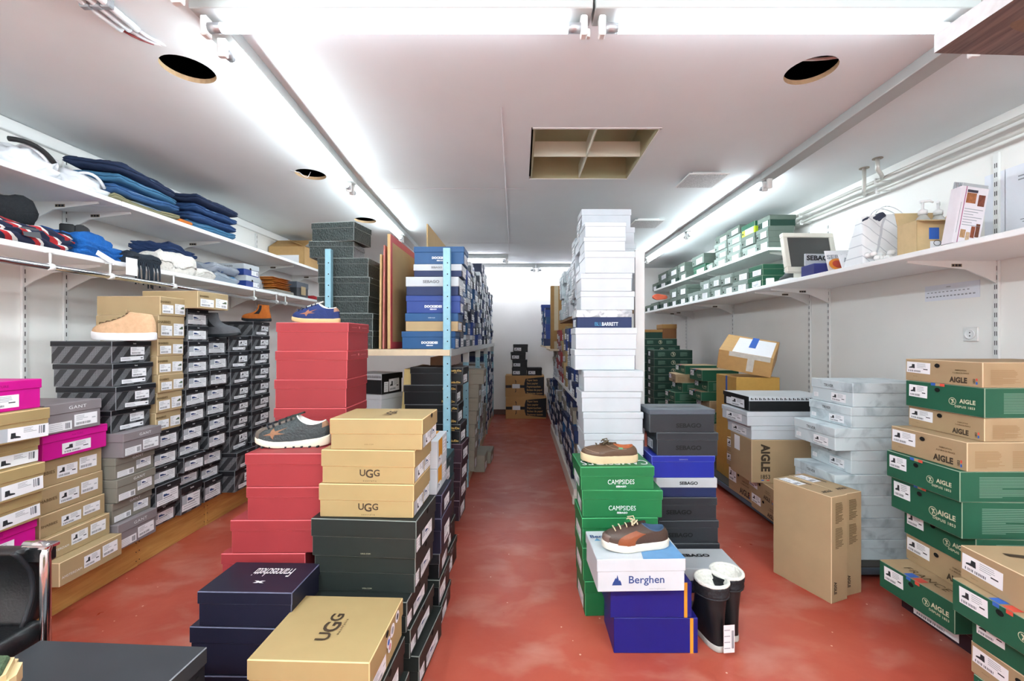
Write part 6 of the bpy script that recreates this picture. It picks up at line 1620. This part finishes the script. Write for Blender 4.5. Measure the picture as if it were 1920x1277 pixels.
for k in range(2):
    t = thing('grey_board', 'grey board under the leather sheets, %s' % ('lower', 'upper')[k], 'board', (-2.45, 4.2, zl + k * .015), R(2 * k)); obj('board', box_mesh(-.13, .13, -.17, .17, 0, .0145, .002), mat('board_grey', '#9b958c', .7), t)
t = thing('dark_carton', 'dark grey box with tan tag on lower left shelf', 'box', (-2.50, 4.60, zl), R(0))
obj('body', box_mesh(-.15, .15, -.12, .12, 0, .16, .003), M['charcoal'], t); obj('lid', box_mesh(-.153, .153, -.123, .123, .1, .163, .003), M['slate'], t)
obj('tag', STICKERS['unit'], [M['tan']], t, (.1545, -.04, .03), FACE_ROT['R'], (.1, .09, 1))
t = garment('red_cloth', 'red checked cloth at far end of lower shelf', 'cloth', -2.46, 4.98, zl, .26, .3, .05, mat('cloth_red', '#a8262c', .85, .1), 71, (0, 0, 0), None, .02)

# ---------------------------------------------------------------- things on the lower right shelf
zr = ZS1 + .001
# monitor, screen turned to the room
mo = thing('monitor', 'cream computer monitor with dark screen on right shelf', 'monitor', (2.20, 3.22, zr), R(2))
CREAM = mat('cream_plastic', '#ddd9cd', .45, .02)
sh = R(-12)
fr_ = obj('bezel', boxes_mesh([(-.2, .2, -.02, .02, 0, .04), (-.2, .2, -.02, .02, .28, .315), (-.2, -.165, -.02, .02, .04, .28), (.165, .2, -.02, .02, .04, .28)], .004), CREAM, mo, (0, 0, .055), (sh, 0, 0))
obj('screen', box_mesh(-.168, .168, -.008, .016, .038, .282), mat('screen_dark', '#4a4b4a', .25, .02), mo, (0, 0, .055), (sh, 0, 0))
obj('rear_housing', box_mesh(-.15, .15, .02, .1, .05, .27, .02, 2), CREAM, mo, (0, 0, .055), (sh, 0, 0))
obj('stand', box_mesh(-.08, .08, -.02, .1, 0, .07, .008), CREAM, mo)
t = thing('brand_card', 'grey name card standing before the monitor screen', 'card', (2.13, 3.04, zr + .075), R(3)); obj('card', box_mesh(-.11, .11, -.006, .006, 0, .085, .001), M['sebago_lid'], t)
obj('lettering', text_mesh(T_SEB), [TXT['black']], t, (0, -.0068, .055), FACE_ROT['F'], (.036, .036, 1))
t = thing('display_tray', 'violet-blue open display box before the monitor', 'box', (2.135, 3.0, zr), R(-6))
obj('tray', boxes_mesh([(-.11, .11, -.08, -.075, 0, .07), (-.11, .11, .075, .08, 0, .07), (-.11, -.105, -.08, .08, 0, .07), (.105, .11, -.08, .08, 0, .07), (-.11, .11, -.08, .08, 0, .074)]), mat('tray_violet', '#4b4e9a', .5, .04), t)
t = thing('white_card', 'white name card leaning beside the violet box', 'card', (2.16, 2.84, zr + .003), (R(-20), 0, R(-8))); obj('card', box_mesh(-.1, .1, -.003, .003, 0, .16, .001), PAPER, t)
obj('lettering', text_mesh(T_SEB), [TXT['silver']], t, (0, -.0038, .11), FACE_ROT['F'], (.034, .034, 1))
t = thing('oval_tag', 'orange oval tag leaning before the white card', 'tag', (2.085, 2.79, zr + .003), (R(-20), 0, 0)); obj('oval', mesh_from(lathe_bm([(.055, -.003), (.055, .003)], 24), 'oval'), mat('tag_orange', '#d8842e', .5, .05), t, (0, 0, .045), (R(90), 0, 0), (1, .75, 1)); obj('centre', mesh_from(lathe_bm([(.036, -.0035), (.036, .0035)], 24), 'oval'), mat('tag_red', '#b8402c', .5, .05), t, (0, -.001, .045), (R(90), 0, 0), (1, .75, 1))
t = thing('name_plate', 'slanted white name plate with dark edge on shelf', 'plate', (2.12, 2.70, zr + .003), (R(-25), 0, R(-4))); obj('plate', box_mesh(-.08, .08, -.004, .004, 0, .1, .001), PAPER, t); obj('lettering', text_mesh(T_AIGLE2), [TXT['silver']], t, (0, -.0048, .06), FACE_ROT['F'], (.035, .035, 1)); obj('dark_edge', box_mesh(.08, .086, -.006, .006, 0, .1), INK, t)
t = thing('foam_boards', 'flat white boards lying along the shelf edge', 'board', (2.052, 3.32, zr), R(86))
obj('board', box_mesh(-.14, .14, -.03, .03, 0, .012, .002), WHITE, t)
t = thing('bead_string', 'heap of white beads in front of the bag', 'beads', (2.075, 2.46, zr))
rb = random.Random(5); bm = bmesh.new()
for k in range(16):
    bmesh.ops.create_icosphere(bm, subdivisions=2, radius=.016, matrix=Matrix.Translation((rb.uniform(-.045, .045), rb.uniform(-.05, .05), .016 + .028 * (k % 2))))
for f in bm.faces: f.smooth = True
obj('beads', mesh_from(bm, 'beads'), WHITE, t)['kind'] = 'stuff'
t = thing('white_cloth', 'small crumpled white cloth at end of green boxes', 'cloth', (2.08, 3.70, zr)); obj('cloth', crumple(1, .055, .08, .04, 77, .5, 3), PL, t)
# pair of small striped-cuff boots and plastic clips
for k in range(2):
    t = thing('display_boot', ('small grey display boot with striped cuff, front one', 'small grey display boot with striped cuff, rear one')[k], 'boot', (2.24 + .09 * k, 3.50 + .08 * k, zr), R(200), 'small display boots')
    S = ShoeShape(.16, .06, .13, .13, .25, .22, .07, TOE_BOOT, HEEL_B, z0=.012)
    build_shoe(t, S, dict(upper=mat('rubber_grey_dark', '#4a4d4f', .5, .05), lining=MATS['lining_dark'], sole=MATS['rubber_black']), sole=.014, nu=28, nt=10)
    for tt in (.86, .95): obj('cuff_stripe', tube_mesh([S(i / 20, tt, .002) for i in range(20)], .006, 6, True), WHITE, t)
t = thing('plastic_clip', 'white plastic clip lying before the small boots', 'clip', (2.07, 3.54, zr), R(60))
obj('bar', boxes_mesh([(-.06, .06, -.012, .012, 0, .03), (-.05, -.03, -.03, .03, 0, .055), (.03, .05, -.03, .03, 0, .055)], .004), WHITE, t)
# white carrier bag with lines
bg = thing('paper_bag', 'white carrier bag with diagonal grey lines on right shelf', 'bag', (2.22, 2.575, zr), (0, 0, R(-6)))
bm = bmesh.new(); bmesh.ops.create_grid(bm, x_segments=18, y_segments=14, size=.5)
def bagpt(u, v, s_): return Vector(((u - .5) * .40 * (1 - .08 * v) + .02 * v, s_ * (.085 * (1 - .75 * v) + .012 * noise.noise(Vector((u * 5, v * 5, s_)))), v * .29 + .012 * math.sin(u * 3)))
bm.free(); bm = bmesh.new(); sides = []
for s_ in (-1, 1): sides.append([[bm.verts.new(bagpt(i / 18, j / 14, s_)) for i in range(19)] for j in range(15)])
for g in sides:
    for j in range(14):
        for i in range(18):
            f = bm.faces.new((g[j][i], g[j][i + 1], g[j + 1][i + 1], g[j + 1][i])); f.smooth = True
for j in range(14):
    for i in (0, 18): bm.faces.new((sides[0][j][i], sides[0][j + 1][i], sides[1][j + 1][i], sides[1][j][i]))
bmesh.ops.recalc_face_normals(bm, faces=bm.faces)
def bag_mat():
    m = mat('bag_white_lines', '#eceef0', .35, 0); nt = m.node_tree; b = nt.nodes['Principled BSDF']
    tc = node(nt, 'ShaderNodeTexCoord'); sp = node(nt, 'ShaderNodeSeparateXYZ'); nt.links.new(tc.outputs['Object'], sp.inputs[0])
    def ln(a, bb, f): 
        s = math_node(nt, 'ADD', math_node(nt, 'MULTIPLY', sp.outputs[0], a), math_node(nt, 'MULTIPLY', sp.outputs[2], bb))
        return math_node(nt, 'LESS_THAN', math_node(nt, 'FRACT', math_node(nt, 'MULTIPLY', s, f)), .09)
    d = math_node(nt, 'MAXIMUM', ln(1, 1, 13), ln(1, -.35, 7))
    mx = node(nt, 'ShaderNodeMix', data_type='RGBA'); nt.links.new(d, mx.inputs[0]); mx.inputs[6].default_value = lin('#eceef0'); mx.inputs[7].default_value = lin('#c6c9cf'); nt.links.new(mx.outputs[2], b.inputs['Base Color'])
    return m
obj('bag', mesh_from(bm, 'bag'), bag_mat(), bg)
for s_ in (-1, 1): obj('handle', tube_mesh(bez((-.1, s_ * .02, .28), (-.05, s_ * .03, .41), (.08, s_ * .02, .29), 10), .0025, 6), MATS['bag_white_lines'], bg)
obj('contents', soft_slab(.14, .05, .05, 81, .015), mat('cloth_dark', '#3a3f52', .8, .1), bg, (-.09, 0, .25), (0, R(-20), 0))
# carton with pump bottles
cb = thing('open_carton', 'small open tan carton with blue label holding pump bottles', 'carton', (2.17, 2.27, zr), R(-3))
CS = mat('carton_small', '#cdb387', .65, .05)
obj('body', boxes_mesh([(-.11, .11, -.09, -.087, 0, .17), (-.11, .11, .087, .09, 0, .17), (-.11, -.107, -.09, .09, 0, .17), (.107, .11, -.09, .09, 0, .17), (-.11, .11, -.09, .09, 0, .004)]), CS, cb)
obj('flap', box_mesh(-.11, .11, -.07, 0, -.0015, .0015), CS, cb, (0, -.09, .17), (R(12), 0, 0))
obj('flap', box_mesh(-.11, .11, 0, .08, -.0015, .0015), CS, cb, (0, .09, .17), (R(70), 0, 0))
obj('flap', box_mesh(0, .07, -.09, .09, -.0015, .0015), CS, cb, (.11, 0, .17), (0, R(-55), 0))
obj('blue_label', STICKERS['unit'], [TXT['bluemark']], cb, (-.05, -.0908, .07), FACE_ROT['F'], (.05, .06, 1))
obj('paper_label', STICKERS['unit'], [PAPER], cb, (-.045, -.0912, .0), FACE_ROT['F'], (.055, .06, 1))
obj('scribble', tube_mesh([(-.01 + .018 * math.cos(a), -.092, .05 + .014 * math.sin(a)) for a in [k * .63 for k in range(10)]], .0014, 5, True), INK, cb)
for k, (xx, yy) in enumerate(((-.03, .01), (.058, .03))):
    t = thing('pump_bottle', ('clear bottle with white pump in small carton', 'second clear pump bottle behind the leaflet box')[k], 'bottle', (2.17 + xx, 2.268 + yy * .3, zr + .005), R(-20 + 60 * k))
    obj('bottle', mesh_from(lathe_bm([(.038, 0), (.039, .14), (.037, .17), (.02, .2), (.016, .205), (.016, .215)], 20), 'bottle'), mat('bottle_clear', '#e4e8e6', .1, .0, spec=.6, alpha=.5), t)
    bm = lathe_bm([(.02, .208), (.02, .23), (.012, .236), (.006, .24), (.006, .275)], 16); tube_bm([(-.012, 0, .278), (.03, 0, .28), (.045, 0, .27)], [.008, .006, .004], 8, bm=bm)
    obj('pump', mesh_from(bm, 'pump'), WHITE, t)
# leaflet box with pictures
lb = thing('leaflet_box', 'white and pink leaflet box with pictures of leather goods', 'box', (2.16, 2.10, zr + .012), (0, R(10), R(-4)))
obj('body', box_mesh(-.09, .09, -.05, .05, 0, .28, .002), mat('leaflet_white', '#ece4ea', .4, .02), lb)
obj('leaflets', boxes_mesh([(-.085, .085, -.045 + k * .016, -.037 + k * .016, .28, .296 + .004 * k) for k in range(6)]), mat('leaflet_grey', '#b9bcc0', .5, .05), lb)
F_ = [(rect(-.062, 0, -.057, .28), 0, 0)]
obj('pink_line', poly_mesh(F_, 'line'), mat('magenta', '#a23a6c', .5, 0), lb, (0, -.0508, 0), FACE_ROT['F'])
pics = [((-.05, .2, .015, .25), '#a5653e'), ((.03, .19, .075, .245), '#7b4030'), ((-.05, .03, -.015, .07), '#b58a63'), ((-.01, .02, .015, .06), '#caa786'), ((.018, .035, .045, .09), '#8f4a30'), ((.048, .04, .075, .105), '#70402d'), ((-.05, .252, .02, .265), '#3a3040')]
for k, (r_, c_) in enumerate(pics): obj('picture', poly_mesh([(rect(*r_), 0, 0)], 'picture'), mat('picture_%d' % k, c_, .5, .3, 60), lb, (0, -.0508, 0), FACE_ROT['F'])
obj('print', poly_mesh([(rect(-.05, .17 - k * .013, .075 - .03 * (k % 3), .173 - k * .013), 0, 0) for k in range(7)] + [(rect(-.08, .05, -.077, .2), 0, 0)], 'print'), INK_GREY, lb, (0, -.0508, 0), FACE_ROT['F'])['kind'] = 'stuff'
lb.scale = (.68, .6, 1); cb.scale = (1, .68, 1)
# red shoe on the far boxes
t = thing('red_shoe', 'red shoe with pale sole lying on far shelf boxes', 'shoe', (2.12, 6.15, ZS1 + .117), (R(90), 0, R(200)))
S = ShoeShape(.24, .09, .06, .08, .27, .2, .06, TOE_LOW, HEEL, z0=.02)
build_shoe(t, S, dict(upper=SUEDE('suede_red', '#a8322c'), lining=MATS['lining_white'], sole=mat('rubber_red', '#d9674c', .5, .03)), sole=.025, nu=28, nt=10)
for o in (t,): o.location.z += .045

for k, (u, v, r_) in enumerate(((.62, .72, .02), (.5, .62, .016), (.78, .82, .018), (.54, .45, .017))):
    obj('round_sticker', poly_mesh([(disc(0, 0, r_, 14), 0, 0), (disc(0, 0, r_ * .55, 10), .0005, 1)], 'round_sticker'), [PAPER, (INK_GREY, TXT['bluemark'], INK, INK_RED)[k]], fu[0], face_pos('R', .342, .295, .127, u, v, .0012), FACE_ROT['R'])
